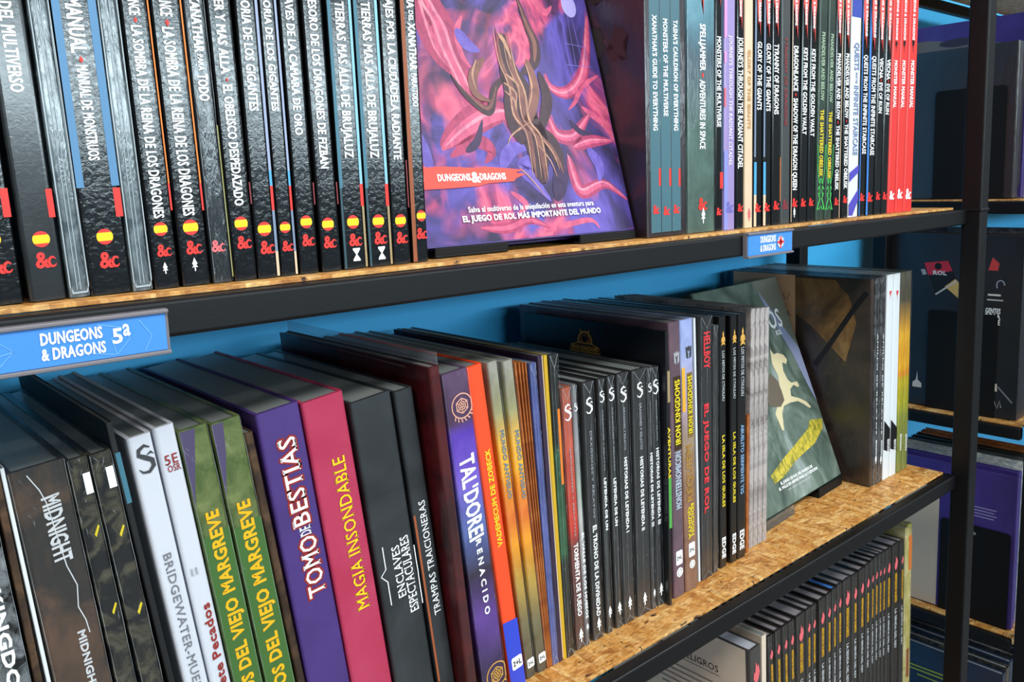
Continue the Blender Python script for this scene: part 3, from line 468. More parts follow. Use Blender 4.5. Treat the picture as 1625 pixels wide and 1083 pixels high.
BK('book','book','black book with white leaf mark below its red emblem, among flame-topped spines','English edition spines on the upper shelf','hard',(0.8223,0.0280,-0.0525,-0.0048,0.01590,0.2830,0.215),'uleather2','pg','u',[('R', 0.2, 1.5, 1.3, 229.2, 'cream', 'edge_strip'), ('FLM', 1.0, 13.0, 190.3, 282.0), ('T', 'DUNGEONS & DRAGONS', 7.3, 204.2, 254.8, 4.2, 'w', 'd'), ('T', 'DRAGONLANCE', 7.3, 137.9, 183.3, 8.4, 'w', 'd'), ('G', 'diamond', 7.3, 134.1, 2.6, 'red'), ('T', 'SHADOW OF THE DRAGON QUEEN', 7.3, 35.2, 130.2, 8.4, 'w', 'd'), ('A', 8.1, 22.0, 10.0, 'red'), ('G', 'leaf', 6.8, 11.2, 4.9, 'w')])
BK('book','book','grey-black flame-topped book beside the leaf-marked one, first of two alike','English edition spines on the upper shelf','hard',(0.8396,0.0280,-0.0524,0.0061,0.01521,0.2830,0.215),'uleather2','pg','u',[('FLM', 0.9, 12.4, 192.5, 282.0), ('T', 'DUNGEONS & DRAGONS', 7.0, 206.6, 257.3, 4.0, 'w', 'd'), ('T', 'KEYS FROM THE GOLDEN VAULT', 7.0, 93.4, 182.8, 7.8, 'w', 'd'), ('A', 7.8, 21.3, 9.6, 'red')])
BK('book','book','grey-black flame-topped book before the green pair, second of two alike','English edition spines on the upper shelf','hard',(0.8561,0.0280,-0.0524,0.0061,0.01462,0.2830,0.215),'uleather2','pg','u',[('FLM', 0.9, 11.9, 189.9, 282.0), ('T', 'DUNGEONS & DRAGONS', 6.7, 204.2, 259.4, 3.9, 'w', 'd'), ('T', 'KEYS FROM THE GOLDEN VAULT', 6.7, 91.6, 182.7, 7.5, 'w', 'd'), ('A', 7.5, 21.2, 9.3, 'red')])
BK('book','book','dark green book with acid green art at its foot, first of the pair','English edition spines on the upper shelf','hard',(0.8745,0.0280,-0.0524,0.0066,0.01748,0.2830,0.215),'dgreen','pg','u',[('T', 'PHANDELVER AND BELOW', 8.0, 130.2, 202.0, 7.1, 'palegr', 'd'), ('T', 'THE SHATTERED OBELISK', 8.0, 48.0, 120.2, 7.5, 'yel', 'd'), ('GA', 0.7, 17.1, 9.9, 82.9)])
BK('book','book','dark green book with acid green art at its foot, second of the pair','English edition spines on the upper shelf','hard',(0.8933,0.0280,-0.0524,0.0086,0.01570,0.2830,0.215),'dgreen','pg','u',[('T', 'PHANDELVER AND BELOW', 7.2, 128.9, 201.6, 6.4, 'palegr', 'd'), ('T', 'THE SHATTERED OBELISK', 7.2, 45.5, 118.6, 6.7, 'yel', 'd'), ('GA', 0.6, 15.4, 9.1, 83.0)])
BK('book','book','slim flame-topped black book just past the green pair','English edition spines on the upper shelf','hard',(0.9114,0.0280,-0.0525,0.0017,0.01449,0.2830,0.215),'uleather2','pg','u',[('R', 13.3, 0.5, 14.6, 254.0, 'cream', 'edge_strip'), ('FLM', 0.9, 11.8, 189.5, 282.0), ('T', 'DUNGEONS & DRAGONS', 6.7, 204.4, 266.4, 3.8, 'w', 'd'), ('T', 'PHANDELVER AND BELOW', 6.7, 110.9, 182.1, 7.4, 'w', 'd'), ('G', 'diamond', 6.7, 107.4, 2.4, 'red'), ('T', 'THE SHATTERED OBELISK', 6.7, 32.5, 104.0, 7.4, 'w', 'd'), ('A', 7.4, 19.7, 9.2, 'red')])
BK('book','book','slim flame-topped black book beside the white and blue one','English edition spines on the upper shelf','hard',(0.9314,0.0280,-0.0525,-0.0067,0.01458,0.2830,0.215),'uleather2','pg','u',[('FLM', 0.9, 11.9, 188.8, 282.0), ('T', 'DUNGEONS & DRAGONS', 6.7, 203.9, 268.6, 3.9, 'w', 'd'), ('T', 'PHANDELVER AND BELOW', 6.7, 112.7, 183.4, 7.4, 'w', 'd'), ('G', 'diamond', 6.7, 109.2, 2.4, 'red'), ('T', 'THE SHATTERED OBELISK', 6.7, 33.3, 105.7, 7.4, 'w', 'd'), ('A', 7.4, 21.4, 9.2, 'red')])
BK('book','book','white book with blue top and a slanted violet band','English edition spines on the upper shelf','hard',(0.9469,0.0280,-0.0525,-0.0044,0.02243,0.2830,0.215),'white','pg','u',[('T', 'QUESTS', 12.5, 166.7, 196.7, 10.5, 'bluegrey', 'd'), ('T', 'FROM THE', 12.5, 152.0, 163.9, 4.5, 'bluegrey', 'd'), ('T', 'INFINITE STAIRCASE', 12.5, 71.0, 149.2, 10.5, 'bluegrey', 'd'), ('R', 0.5, 224.9, 22.3, 271.3, 'blue', 'edge_strip'), ('P', [(0.5, 51.1), (22.3, 60.0), (22.3, 51.3), (0.5, 40.3)], 'violet'), ('P', [(0.5, 15.0), (22.3, 32.3), (22.3, 19.1), (9.1, 1.4), (0.5, 1.9)], 'violet')])
BK('book','book','black book with bright blue edge, first after the white one','English edition spines on the upper shelf','hard',(0.9711,0.0280,-0.0525,-0.0021,0.01582,0.2830,0.215),'uleather2','pg','u',[('R', 0.2, 0.7, 2.1, 259.5, 'blue2', 'edge_strip'), ('FLM', 1.0, 12.9, 190.7, 282.0), ('T', 'DUNGEONS & DRAGONS', 9.4, 206.1, 274.2, 4.2, 'w', 'd'), ('T', 'QUESTS FROM THE INFINITE STAIRCASE', 9.4, 72.4, 185.0, 9.0, 'w', 'd'), ('A', 8.1, 22.5, 10.0, 'red')])
BK('book','book','black book with bright blue edge, second after the white one','English edition spines on the upper shelf','hard',(0.9885,0.0280,-0.0525,-0.0001,0.01928,0.2830,0.215),'uleather2','pg','u',[('R', 0.2, 0.5, 4.3, 261.7, 'blue2', 'edge_strip'), ('FLM', 1.2, 15.7, 190.7, 282.0), ('T', 'DUNGEONS & DRAGONS', 11.7, 206.4, 276.8, 5.1, 'w', 'd'), ('T', 'QUESTS FROM THE INFINITE STAIRCASE', 11.7, 70.9, 185.0, 9.8, 'w', 'd'), ('A', 9.8, 21.9, 12.1, 'red')])
BK('book','book','slim black flame-topped book, second before the red trio','English edition spines on the upper shelf','hard',(1.0104,0.0280,-0.0525,0.0013,0.01616,0.2830,0.215),'uleather2','pg','u',[('FLM', 1.0, 13.2, 189.9, 282.0), ('T', 'DUNGEONS & DRAGONS', 7.4, 205.7, 279.1, 4.3, 'w', 'd'), ('T', 'VECNA', 7.4, 160.8, 184.1, 8.2, 'w', 'd'), ('G', 'diamond', 7.4, 158.6, 2.6, 'red'), ('T', 'EVE OF RUIN', 7.4, 120.5, 155.7, 8.2, 'w', 'd'), ('A', 8.2, 22.6, 10.2, 'red')])
BK('book','book','slim black flame-topped book touching the red trio','English edition spines on the upper shelf','hard',(1.0280,0.0280,-0.0524,0.0078,0.01605,0.2830,0.215),'uleather2','pg','u',[('FLM', 1.0, 13.1, 190.4, 282.0), ('T', 'DUNGEONS & DRAGONS', 7.4, 206.5, 281.6, 4.3, 'w', 'd'), ('T', 'VECNA', 7.4, 160.3, 183.8, 8.2, 'w', 'd'), ('G', 'diamond', 7.4, 158.1, 2.6, 'red'), ('T', 'EVE OF RUIN', 7.4, 119.5, 155.1, 8.2, 'w', 'd'), ('A', 8.2, 22.0, 10.1, 'red')])
BK('book','book','bright red book, touching the black flame-topped spines','English edition spines on the upper shelf','hard',(1.0450,0.0280,-0.0523,0.0099,0.01903,0.2830,0.215),'redbook','pg','u',[('T', 'DUNGEONS & DRAGONS', 8.7, 208.0, 269.5, 5.0, 'w', 'd'), ('G', 'spike', 8.7, 199.1, 5.8, 'blk'), ('T', 'MONSTER MANUAL', 8.7, 127.5, 183.6, 7.7, 'w', 'd'), ('A', 9.7, 22.1, 11.6, 'w')])
BK('book','book','bright red book, the middle one of a red trio','English edition spines on the upper shelf','hard',(1.0661,0.0280,-0.0524,0.0062,0.02112,0.2830,0.215),'redbook','pg','u',[('T', 'DUNGEONS & DRAGONS', 9.6, 209.7, 272.0, 5.6, 'w', 'd'), ('G', 'spike', 9.6, 200.8, 6.4, 'blk'), ('T', 'MONSTER MANUAL', 9.6, 128.2, 185.0, 8.6, 'w', 'd'), ('A', 10.7, 23.1, 12.9, 'w')])
BK('book','book','bright red book, outermost of the trio at the shelf end','English edition spines on the upper shelf','hard',(1.0885,0.0280,-0.0523,0.0102,0.02365,0.2830,0.215),'redbook','pg','u',[('T', 'DUNGEONS & DRAGONS', 10.7, 211.6, 274.9, 6.2, 'w', 'd'), ('G', 'spike', 10.7, 202.5, 7.1, 'blk'), ('T', 'MONSTER MANUAL', 10.7, 128.9, 186.5, 9.5, 'w', 'd'), ('A', 11.9, 22.3, 14.3, 'w')])
BK('book','book','dark book with white scratched lettering cut by the frame edge','books along the lower shelf','hard',(0.0747,0.0450,-0.4230,-0.0723,0.01837,0.2828,0.215),'scratch','pg','l',[('T', 'KINGDOM', 10.2, 150.0, 217.6, 5.6, 'w', 'd')])
BK('book','book','thin brown book beside the white edge','books along the lower shelf','soft',(0.0938,0.0450,-0.4230,-0.0688,0.00375,0.2842,0.215),'brownthin','pg','l',[])
BK('book','book','thin white booklet before the grey and brown spine','books along the lower shelf','soft',(0.1010,0.0450,-0.4230,-0.0795,0.00209,0.2836,0.215),'white','pg','l',[])
BK('book','book','thick dark grey book with brown art and pale gothic lettering','books along the lower shelf','hard',(0.1060,0.0450,-0.4230,-0.0889,0.02857,0.2800,0.215),'midnight','pg','l',[('T', 'MIDNIGHT', 17.7, 222.7, 261.8, 8.9, 'palew', 'd', {'gothic': 1}), ('T', 'MIDNIGHT - EDICION', 18.3, 102.7, 179.2, 3.8, 'palew', 'd'), ('ST', [(8.9, 276.4), (13.3, 266.4), (15.3, 258.3), (18.3, 219.4), (21.3, 206.5), (19.5, 193.6), (21.8, 184.6), (22.4, 176.3)], 0.6, 'palew')])
BK('book','book','dark film wrapped book with white tag, beside the gothic spine','books along the lower shelf','hard',(0.1375,0.0450,-0.4230,-0.0979,0.01110,0.2804,0.215),'mosaic','pg','l',[('R', 6.6, 258.2, 10.4, 270.7, 'w', 'paper_tag'), ('P', [(6.0, 234.1), (8.7, 239.2), (9.4, 238.1), (6.7, 232.2)], 'yel2'), ('P', [(6.0, 185.2), (8.7, 190.4), (9.4, 189.3), (6.7, 183.3)], 'yel2')])
BK('book','book','dark film wrapped book with white tag, beside the black folder','books along the lower shelf','hard',(0.1520,0.0450,-0.4230,-0.1085,0.01227,0.2811,0.215),'mosaic','pg','l',[('R', 7.2, 258.7, 11.3, 271.5, 'w', 'paper_tag'), ('P', [(6.6, 230.3), (9.5, 235.4), (10.3, 234.3), (7.4, 228.4)], 'yel2'), ('P', [(6.6, 180.3), (9.5, 185.5), (10.3, 184.3), (7.4, 178.2)], 'yel2')])
BK('folder','folder','tall thin black folder with a curved top edge and teal strip','books along the lower shelf','soft',(0.1685,0.0450,-0.4230,-0.1222,0.00364,0.2983,0.225),'blacksoft','pg','l',[('R', 1.2, 248.0, 4.0, 279.5, 'teal', 'edge_strip')])
BK('book','book','white book with grey serif lettering and a dragon mark','books along the lower shelf','hard',(0.1772,0.0450,-0.4230,-0.1213,0.01391,0.2862,0.215),'whitespine','pg','l',[('G', 'dragon', 7.8, 271.7, 9.9, 'dgrey'), ('T', 'BRIDGEWATER-MUERTOS', 7.1, 98.7, 210.5, 4.8, 'grey2', 'd', {'serif': 1})])
BK('book','book','white book with dark red lettering next to the green pair','books along the lower shelf','hard',(0.1920,0.0450,-0.4230,-0.1193,0.01242,0.2889,0.215),'whitespine','pg','l',[('T', '5E', 6.4, 265.0, 271.1, 7.6, 'dkred', 'r', {'serif': 1}), ('T', 'OSR', 7.0, 260.3, 264.4, 7.6, 'dkred', 'r', {'serif': 1}), ('T', 'II', 5.1, 191.6, 196.3, 3.8, 'lgrey', 'r'), ('T', 'Siete Pecados', 7.0, 105.2, 170.6, 5.1, 'dkred', 'u', {'gothic': 1})])
BK('book','book','mossy green book with yellow capitals, beside the white spine','books along the lower shelf','hard',(0.2058,0.0450,-0.4230,-0.1200,0.01803,0.2839,0.215),'moss','pg','l',[('T', 'CUENTOS DEL VIEJO MARGREVE', 9.2, 62.3, 228.5, 7.7, 'yelo', 'u', {'bold': 0.03}), ('P', [(0.4, 283.3), (10.1, 283.3), (7.3, 269.3), (2.2, 243.3), (0.4, 233.3)], 'mossviolet'), ('P', [(0.4, 213.2), (18.0, 215.2), (18.0, 45.7), (0.4, 52.6)], 'mossdark')])
BK('book','book','mossy green book with yellow capitals, beside the violet spine','books along the lower shelf','hard',(0.2257,0.0450,-0.4230,-0.1204,0.01944,0.2843,0.215),'moss','pg','l',[('T', 'CUENTOS DEL VIEJO MARGREVE', 9.9, 57.3, 229.2, 8.3, 'yelo', 'u', {'bold': 0.03}), ('P', [(0.4, 283.7), (7.9, 283.7), (5.9, 263.7), (1.6, 241.7), (0.4, 233.7)], 'mossviolet'), ('P', [(0.4, 213.6), (19.4, 215.5), (19.4, 33.9), (0.4, 41.6)], 'mossdark')])
BK('book','book','thin dark brown book squeezed between green and violet spines','books along the lower shelf','hard',(0.2479,0.0450,-0.4230,-0.1286,0.00567,0.2739,0.215),'brownthin','pg','l',[])
BK('book','book','thick violet book with ornate outlined lettering','books along the lower shelf','hard',(0.2539,0.0450,-0.4230,-0.1172,0.03058,0.2840,0.215),'violetbook','pg','l',[('T', 'BESTIAS', 17.0, 200.8, 262.6, 12.4, 'w', 'u', {'outline': 'dkred', 'serif': 1}), ('T', 'DE', 18.5, 192.7, 198.8, 8.0, 'w', 'u', {'serif': 1}), ('T', 'TOMO', 18.5, 147.3, 191.3, 12.4, 'w', 'u', {'outline': 'dkred', 'serif': 1})])
BK('book','book','thick magenta book with yellow serif capitals','books along the lower shelf','hard',(0.2856,0.0450,-0.4230,-0.1150,0.03160,0.2850,0.215),'magenta','pg','l',[('T', 'MAGIA INSONDABLE', 19.1, 124.8, 240.3, 9.6, 'yels', 'u', {'serif': 1})])
BK('book','book','thick charcoal book with a white bracketed two-line title','books along the lower shelf','hard',(0.3194,0.0450,-0.4230,-0.1086,0.03342,0.2775,0.215),'charcoal','pg','l',[('T', 'ENCLAVES', 16.9, 121.8, 162.7, 6.7, 'w', 'u', {'serif': 1}), ('T', 'ESPECTACULARES', 25.3, 106.1, 167.1, 7.4, 'w', 'u', {'serif': 1}), ('ST', [(6.7, 119.6), (6.7, 138.5), (2.0, 144.3), (6.7, 148.6), (6.7, 166.2)], 0.8, 'w'), ('ST', [(33.0, 108.6), (33.0, 131.2), (33.2, 135.6), (33.0, 142.6), (33.0, 156.6)], 0.8, 'w')])
BK('book','book','charcoal book with a small white title and copper edge','books along the lower shelf','hard',(0.3557,0.0450,-0.4230,-0.1084,0.01594,0.2787,0.215),'charcoal','pg','l',[('R', 0.2, 42.4, 2.0, 182.2, 'copper', 'edge_strip'), ('T', 'TRAMPAS TRAICIONERAS', 8.8, 97.4, 191.3, 5.8, 'w', 'u', {'serif': 1})])
BK('book','book','tall dark red film wrapped book standing proud of its neighbours','books along the lower shelf','hard',(0.3720,0.0300,-0.4230,-0.0874,0.00932,0.2947,0.235),'darkred','pg','l',[])
BK('book','book','violet and blue book with a round knot emblem and large white title','books along the lower shelf','hard',(0.3931,0.0400,-0.4230,-0.1023,0.02489,0.2850,0.215),'taldorei','pg','l',[('RG', 15.1, 256.9, 9.6, 'rose'), ('RG', 15.6, 26.1, 10.6, 'gold2'), ('T', "TAL'DOREI", 13.1, 147.7, 217.3, 14.1, 'w', 'd', {'gothic': 1}), ('T', 'R E N A C I D O', 14.1, 81.7, 146.7, 5.0, 'w', 'd')])
BK('book','book','bright orange book with a blue foot and yellow title','books along the lower shelf','hard',(0.4255,0.0450,-0.4230,-0.1193,0.01569,0.2856,0.215),'orange_book','pg','l',[('T', 'VADEMECUM DE ZOBECK', 8.8, 131.6, 215.5, 4.8, 'yel', 'u', {'bold': 0.03}), ('P', [(0.2, 64.7), (15.8, 62.9), (15.8, 1.0), (0.2, 1.0)], 'bluefoot'), ('TAG', 9.6, 23.9, 11.5, 11.5)])
BK('book','book','grey and amber book with a white tag, beside the orange spine','books along the lower shelf','hard',(0.4475,0.0500,-0.4230,-0.1086,0.01050,0.2843,0.215),'amber','pg','l',[('T', 'MUNDO ANTIGUO', 5.9, 166.6, 226.2, 3.9, 'steelt', 'd'), ('TAG', 5.9, 13.4, 7.8, 8.6)])
BK('book','book','grey and amber book with a white tag, beside the thin brown booklets','books along the lower shelf','hard',(0.4605,0.0500,-0.4230,-0.0987,0.01080,0.2824,0.215),'amber','pg','l',[('T', 'MUNDO ANTIGUO', 6.2, 162.2, 222.4, 4.0, 'steelt', 'd'), ('TAG', 6.2, 12.9, 8.1, 9.0)])
BK('booklet','booklet','thin russet booklet, first of four from the amber spines','thin russet booklets','soft',(0.4717,0.0500,-0.4230,-0.0951,0.00183,0.2793,0.215),'russet','pg','l',[])
BK('booklet','booklet','thin russet booklet, second of four from the amber spines','thin russet booklets','soft',(0.4738,0.0500,-0.4230,-0.0874,0.00139,0.2785,0.215),'russet','pg','l',[])
BK('booklet','booklet','thin russet booklet, third of four from the amber spines','thin russet booklets','soft',(0.4753,0.0500,-0.4230,-0.0799,0.00125,0.2777,0.215),'russet','pg','l',[])
BK('booklet','booklet','thin russet booklet, fourth of four from the amber spines','thin russet booklets','soft',(0.4768,0.0500,-0.4230,-0.0728,0.00126,0.2770,0.215),'russet','pg','l',[])
BK('book','book','slim slate blue book in torn film','books along the lower shelf','soft',(0.4783,0.0500,-0.4230,-0.0619,0.00714,0.2754,0.215),'slateblue','pg','l',[])
BK('book','book','thin dark plum book with a pale edge','books along the lower shelf','soft',(0.4858,0.0500,-0.4230,-0.0544,0.00514,0.2801,0.215),'plum','pg','l',[('R', 4.4, 2.1, 5.4, 279.6, 'cream', 'edge_strip')])
BK('book','book','thin mustard yellow book','books along the lower shelf','soft',(0.4912,0.0500,-0.4230,-0.0499,0.00440,0.2794,0.215),'mustard','pg','l',[])
BK('book','book','dark film wrapped book with a green lower spine','books along the lower shelf','hard',(0.4959,0.0500,-0.4230,-0.0432,0.01014,0.2787,0.215),'darkgreen2','pg','l',[('R', 5.8, 161.8, 8.5, 230.1, 'orange', 'edge_strip')])
BK('book','book','brick red book with a white serpent mark','serpent-marked spines on the lower shelf','hard',(0.5107,0.0520,-0.4230,-0.0462,0.01148,0.2464,0.200),'dfire','pg','l',[('G', 'dragon', 5.9, 224.3, 8.5, 'w'), ('T', 'TORMENTA DE FUEGO', 5.9, 32.2, 101.9, 5.0, 'w', 'd'), ('G', 'leaf', 5.9, 12.9, 6.0, 'w'), ('T', 'DRAGONES Y RELATOS', 5.9, 109.1, 190.4, 1.8, 'lgrey', 'd', {'st': 'n'})])
BK('book','book','slim grey-white book touching the brick red one','serpent-marked spines on the lower shelf','hard',(0.5225,0.0520,-0.4230,-0.0414,0.00524,0.2472,0.200),'dbone','pg','l',[('G', 'dragon', 2.8, 227.0, 4.2, 'w'), ('T', 'EL VALLE DE LOS HUESOS', 2.8, 26.5, 109.4, 2.8, 'w', 'd'), ('G', 'leaf', 2.8, 17.7, 3.5, 'w')])
BK('book','book','black film wrapped book, widest right after the grey-white spine','serpent-marked spines on the lower shelf','hard',(0.5331,0.0520,-0.4230,-0.0323,0.01406,0.2467,0.200),'dbox','pg','l',[('G', 'dragon', 7.2, 225.0, 8.5, 'w'), ('T', 'EL TRONO DE LA DIVINIDAD', 7.2, 23.0, 111.6, 4.9, 'w', 'd'), ('G', 'leaf', 7.2, 14.7, 6.0, 'w'), ('T', 'DRAGONES Y RELATOS', 7.2, 118.9, 201.1, 2.2, 'lgrey', 'd', {'st': 'n'})])
BK('book','book','slim black book, first of two thin ones past the wide black spine','serpent-marked spines on the lower shelf','hard',(0.5517,0.0520,-0.4230,-0.0272,0.00790,0.2467,0.200),'dbox','pg','l',[('G', 'dragon', 4.1, 230.0, 6.2, 'w'), ('T', 'LEYENDA DE UN', 4.1, 102.5, 152.6, 3.0, 'w', 'd'), ('G', 'leaf', 4.1, 20.9, 5.1, 'w'), ('T', 'DRAGONES Y RELATOS', 4.1, 159.8, 217.1, 1.2, 'lgrey', 'd', {'st': 'n'})])
BK('book','book','slim black book, second of two thin ones past the wide black spine','serpent-marked spines on the lower shelf','hard',(0.5645,0.0520,-0.4230,-0.0300,0.00925,0.2468,0.200),'dbox','pg','l',[('G', 'dragon', 4.8, 229.8, 7.2, 'w'), ('T', 'LEYENDA DE UN', 4.8, 102.7, 149.1, 3.4, 'w', 'd'), ('G', 'leaf', 4.8, 19.6, 5.9, 'w'), ('T', 'DRAGONES Y RELATOS', 4.8, 156.4, 216.8, 1.4, 'lgrey', 'd', {'st': 'n'})])
BK('book','book','black book numbered one in white, in the serpent-marked series','serpent-marked spines on the lower shelf','hard',(0.5759,0.0520,-0.4230,-0.0233,0.01597,0.2466,0.200),'dbox','pg','l',[('G', 'dragon', 8.1, 226.6, 8.5, 'w'), ('T', 'HISTORIAS DE LEYENDA I', 8.1, 91.7, 165.3, 3.9, 'w', 'd'), ('G', 'leaf', 8.1, 19.2, 6.0, 'w'), ('T', 'DRAGONES Y RELATOS', 8.1, 172.6, 213.4, 2.4, 'lgrey', 'd', {'st': 'n'})])
BK('book','book','thick black book numbered two, in the serpent-marked series','serpent-marked spines on the lower shelf','hard',(0.5953,0.0520,-0.4230,-0.0175,0.02098,0.2460,0.200),'dbox','pg','l',[('G', 'dragon', 10.6, 226.4, 8.5, 'w'), ('T', 'HISTORIAS DE LEYENDA II', 10.6, 86.7, 160.3, 4.3, 'w', 'd'), ('G', 'leaf', 10.6, 15.7, 6.0, 'w'), ('T', 'DRAGONES Y RELATOS', 10.6, 167.8, 212.9, 3.2, 'lgrey', 'd', {'st': 'n'})])
BK('book','book','thin black book numbered three, squeezed beside the thick one','serpent-marked spines on the lower shelf','hard',(0.6171,0.0520,-0.4230,-0.0176,0.00617,0.2457,0.200),'dbox','pg','l',[('G', 'dragon', 3.3, 225.7, 5.0, 'w'), ('T', 'HISTORIAS DE LEYENDA III', 3.3, 86.3, 160.7, 3.3, 'w', 'd'), ('G', 'leaf', 3.3, 16.5, 4.1, 'w'), ('T', 'DRAGONES Y RELATOS', 3.3, 168.3, 212.0, 1.0, 'lgrey', 'd', {'st': 'n'})])
BK('book','book','black book numbered three with streaky film, last of the serpent-marked series','serpent-marked spines on the lower shelf','hard',(0.6256,0.0520,-0.4230,-0.0261,0.00951,0.2449,0.200),'dbox','pg','l',[('G', 'dragon', 5.5, 225.2, 8.3, 'w'), ('T', 'HISTORIAS DE LEYENDA III', 5.5, 85.8, 163.5, 4.0, 'w', 'd'), ('G', 'leaf', 5.5, 16.7, 6.0, 'w'), ('T', 'DRAGONES Y RELATOS', 5.5, 171.1, 211.5, 1.7, 'lgrey', 'd', {'st': 'n'})])
BK('book','book','thin black cover with a gold arch emblem, spine green and yellow','books along the lower shelf','hard',(0.6354,0.0450,-0.4230,-0.0121,0.00426,0.2785,0.200),'ironbox','pg','l',[('R', 1.7, 208.3, 5.4, 239.4, 'tan', 'edge_strip'), ('R', 1.1, 80.4, 5.5, 132.3, 'green', 'edge_strip'), ('T', 'AVENTURAS', 2.8, 132.4, 183.4, 3.4, 'yel', 'd')])
BK('book','book','plum brown book with yellow outlined title and silver subtitle','books along the lower shelf','hard',(0.6493,0.0500,-0.4230,-0.0212,0.01745,0.2844,0.215),'ironbrown','pg','l',[('G', 'shield', 10.7, 248.3, 8.9, 'lgrey'), ('R', 5.0, 154.8, 16.4, 230.0, 'ochre', 'title_plate'), ('T', 'IRON KINGDOMS', 10.7, 160.7, 226.2, 7.5, 'yel', 'u', {'outline': 'blk'}), ('T', 'MONSTERNOMICON', 9.8, 93.8, 153.1, 8.9, 'silver', 'u'), ('TAG', 8.9, 41.7, 10.3, 15.2), ('RD', 9.3, 25.9, 5.0)])
BK('book','book','pale lavender and bronze book with yellow outlined title','books along the lower shelf','hard',(0.6687,0.0500,-0.4230,-0.0270,0.01991,0.2845,0.215),'ironlav','pg','l',[('R', 0.8, 191.6, 5.7, 236.6, 'amberp', 'edge_strip'), ('G', 'shield', 12.2, 250.9, 9.1, 'dgrey'), ('R', 8.5, 163.0, 17.0, 230.2, 'ochre2', 'title_plate'), ('T', 'IRON KINGDOMS', 12.8, 167.7, 227.0, 6.9, 'yel', 'u', {'outline': 'blk'}), ('T', 'REQUIEM', 9.1, 96.6, 155.4, 8.5, 'bronze', 'u'), ('T', 'EDICION', 12.6, 58.8, 92.9, 4.1, 'yel', 'd'), ('T', 'QUINTA', 7.7, 56.3, 90.3, 4.1, 'yel', 'd'), ('TAG', 10.5, 43.8, 10.1, 15.2), ('RD', 10.8, 27.7, 4.5)])
BK('book','book','thin clear wrapped pale booklet before the red-lettered black book','books along the lower shelf','soft',(0.6968,0.0550,-0.4230,-0.0265,0.00339,0.2829,0.215),'white','pg','l',[])
BK('book','book','black book with jagged red lettering','books along the lower shelf','hard',(0.7008,0.0545,-0.4230,-0.0036,0.02043,0.2823,0.215),'dbox','pg','l',[('T', 'HELLBOY', 10.4, 228.3, 265.7, 10.4, 'redt', 'd', {'bold': 0.05}), ('T', 'EL JUEGO DE ROL', 9.3, 73.4, 190.6, 7.0, 'redt', 'd', {'bold': 0.04})])
BK('book','book','slim ribbed black book behind the red-lettered one','books along the lower shelf','soft',(0.7245,0.0560,-0.4230,-0.0031,0.00808,0.2707,0.215),'dbox','pg','l',[])
BK('book','book','black book with gold crest and yellow lower title, first of two','gold-crested black spines','hard',(0.7381,0.0570,-0.4230,-0.0092,0.01225,0.2778,0.215),'blackgloss','pg','l',[('G', 'crest', 6.3, 254.2, 7.5, 'gold2'), ('T', 'LOS MITOS DE CTHULHU', 6.3, 186.9, 240.8, 4.3, 'palew', 'd', {'serif': 1}), ('T', 'LA ISLA DE LOS GUILES', 6.3, 69.3, 148.9, 4.5, 'yel', 'd'), ('T', 'EDGE', 6.3, 10.9, 34.1, 6.3, 'w', 'd', {'bold': 0.06})])
BK('book','book','black book with gold crest and yellow lower title, second of two','gold-crested black spines','hard',(0.7575,0.0570,-0.4230,-0.0039,0.01162,0.2764,0.215),'blackgloss','pg','l',[('G', 'crest', 6.0, 253.3, 7.2, 'gold2'), ('T', 'LOS MITOS DE CTHULHU', 6.0, 185.8, 241.0, 4.1, 'palew', 'd', {'serif': 1}), ('T', 'LA ISLA DE LOS GUILES', 6.0, 68.8, 148.0, 4.3, 'yel', 'd'), ('T', 'EDGE', 6.0, 9.8, 32.5, 6.0, 'w', 'd', {'bold': 0.06})])
BK('book','book','black book with gold crest and light blue lower title','gold-crested black spines','hard',(0.7704,0.0570,-0.4230,-0.0025,0.01566,0.2760,0.215),'blackgloss','pg','l',[('G', 'crest', 8.0, 251.1, 9.6, 'gold2'), ('T', 'LOS MITOS DE CTHULHU', 8.0, 185.7, 239.4, 5.4, 'palew', 'd', {'serif': 1}), ('T', 'ABUELITO SERPIENTE YIG', 8.0, 74.8, 153.2, 5.7, 'ltbt', 'd'), ('T', 'EDGE', 8.0, 10.2, 32.3, 8.0, 'w', 'd', {'bold': 0.06})])
BK('booklet','booklet','short rust orange booklet between black and white spines','books along the lower shelf','soft',(0.7914,0.0600,-0.4230,0.0078,0.00508,0.1603,0.215),'russet','pg','l',[])
BK('booklet','booklet','thin worn white comic spine, first of four beside the gold-crested books','thin white comic spines','soft',(0.8033,0.0640,-0.4230,0.0054,0.00790,0.2770,0.200),'comic','pg','l',[])
BK('booklet','booklet','thin worn white comic spine, second of four beside the gold-crested books','thin white comic spines','soft',(0.8123,0.0640,-0.4229,0.0069,0.00787,0.2763,0.200),'comic','pg','l',[])
BK('booklet','booklet','thin worn white comic spine, third of four beside the gold-crested books','thin white comic spines','soft',(0.8214,0.0640,-0.4229,0.0073,0.00817,0.2757,0.200),'comic','pg','l',[])
BK('booklet','booklet','thin worn white comic spine, fourth of four beside the gold-crested books','thin white comic spines','soft',(0.8310,0.0640,-0.4229,0.0067,0.00801,0.2750,0.200),'comic','pg','l',[])
BK('book','book','large dark brown painted cover on a film wrapped book, standing near the post','books along the lower shelf','hard',(1.0807,0.0585,-0.4230,-0.0330,0.00828,0.2839,0.210),'darkcover','pg','l',[])
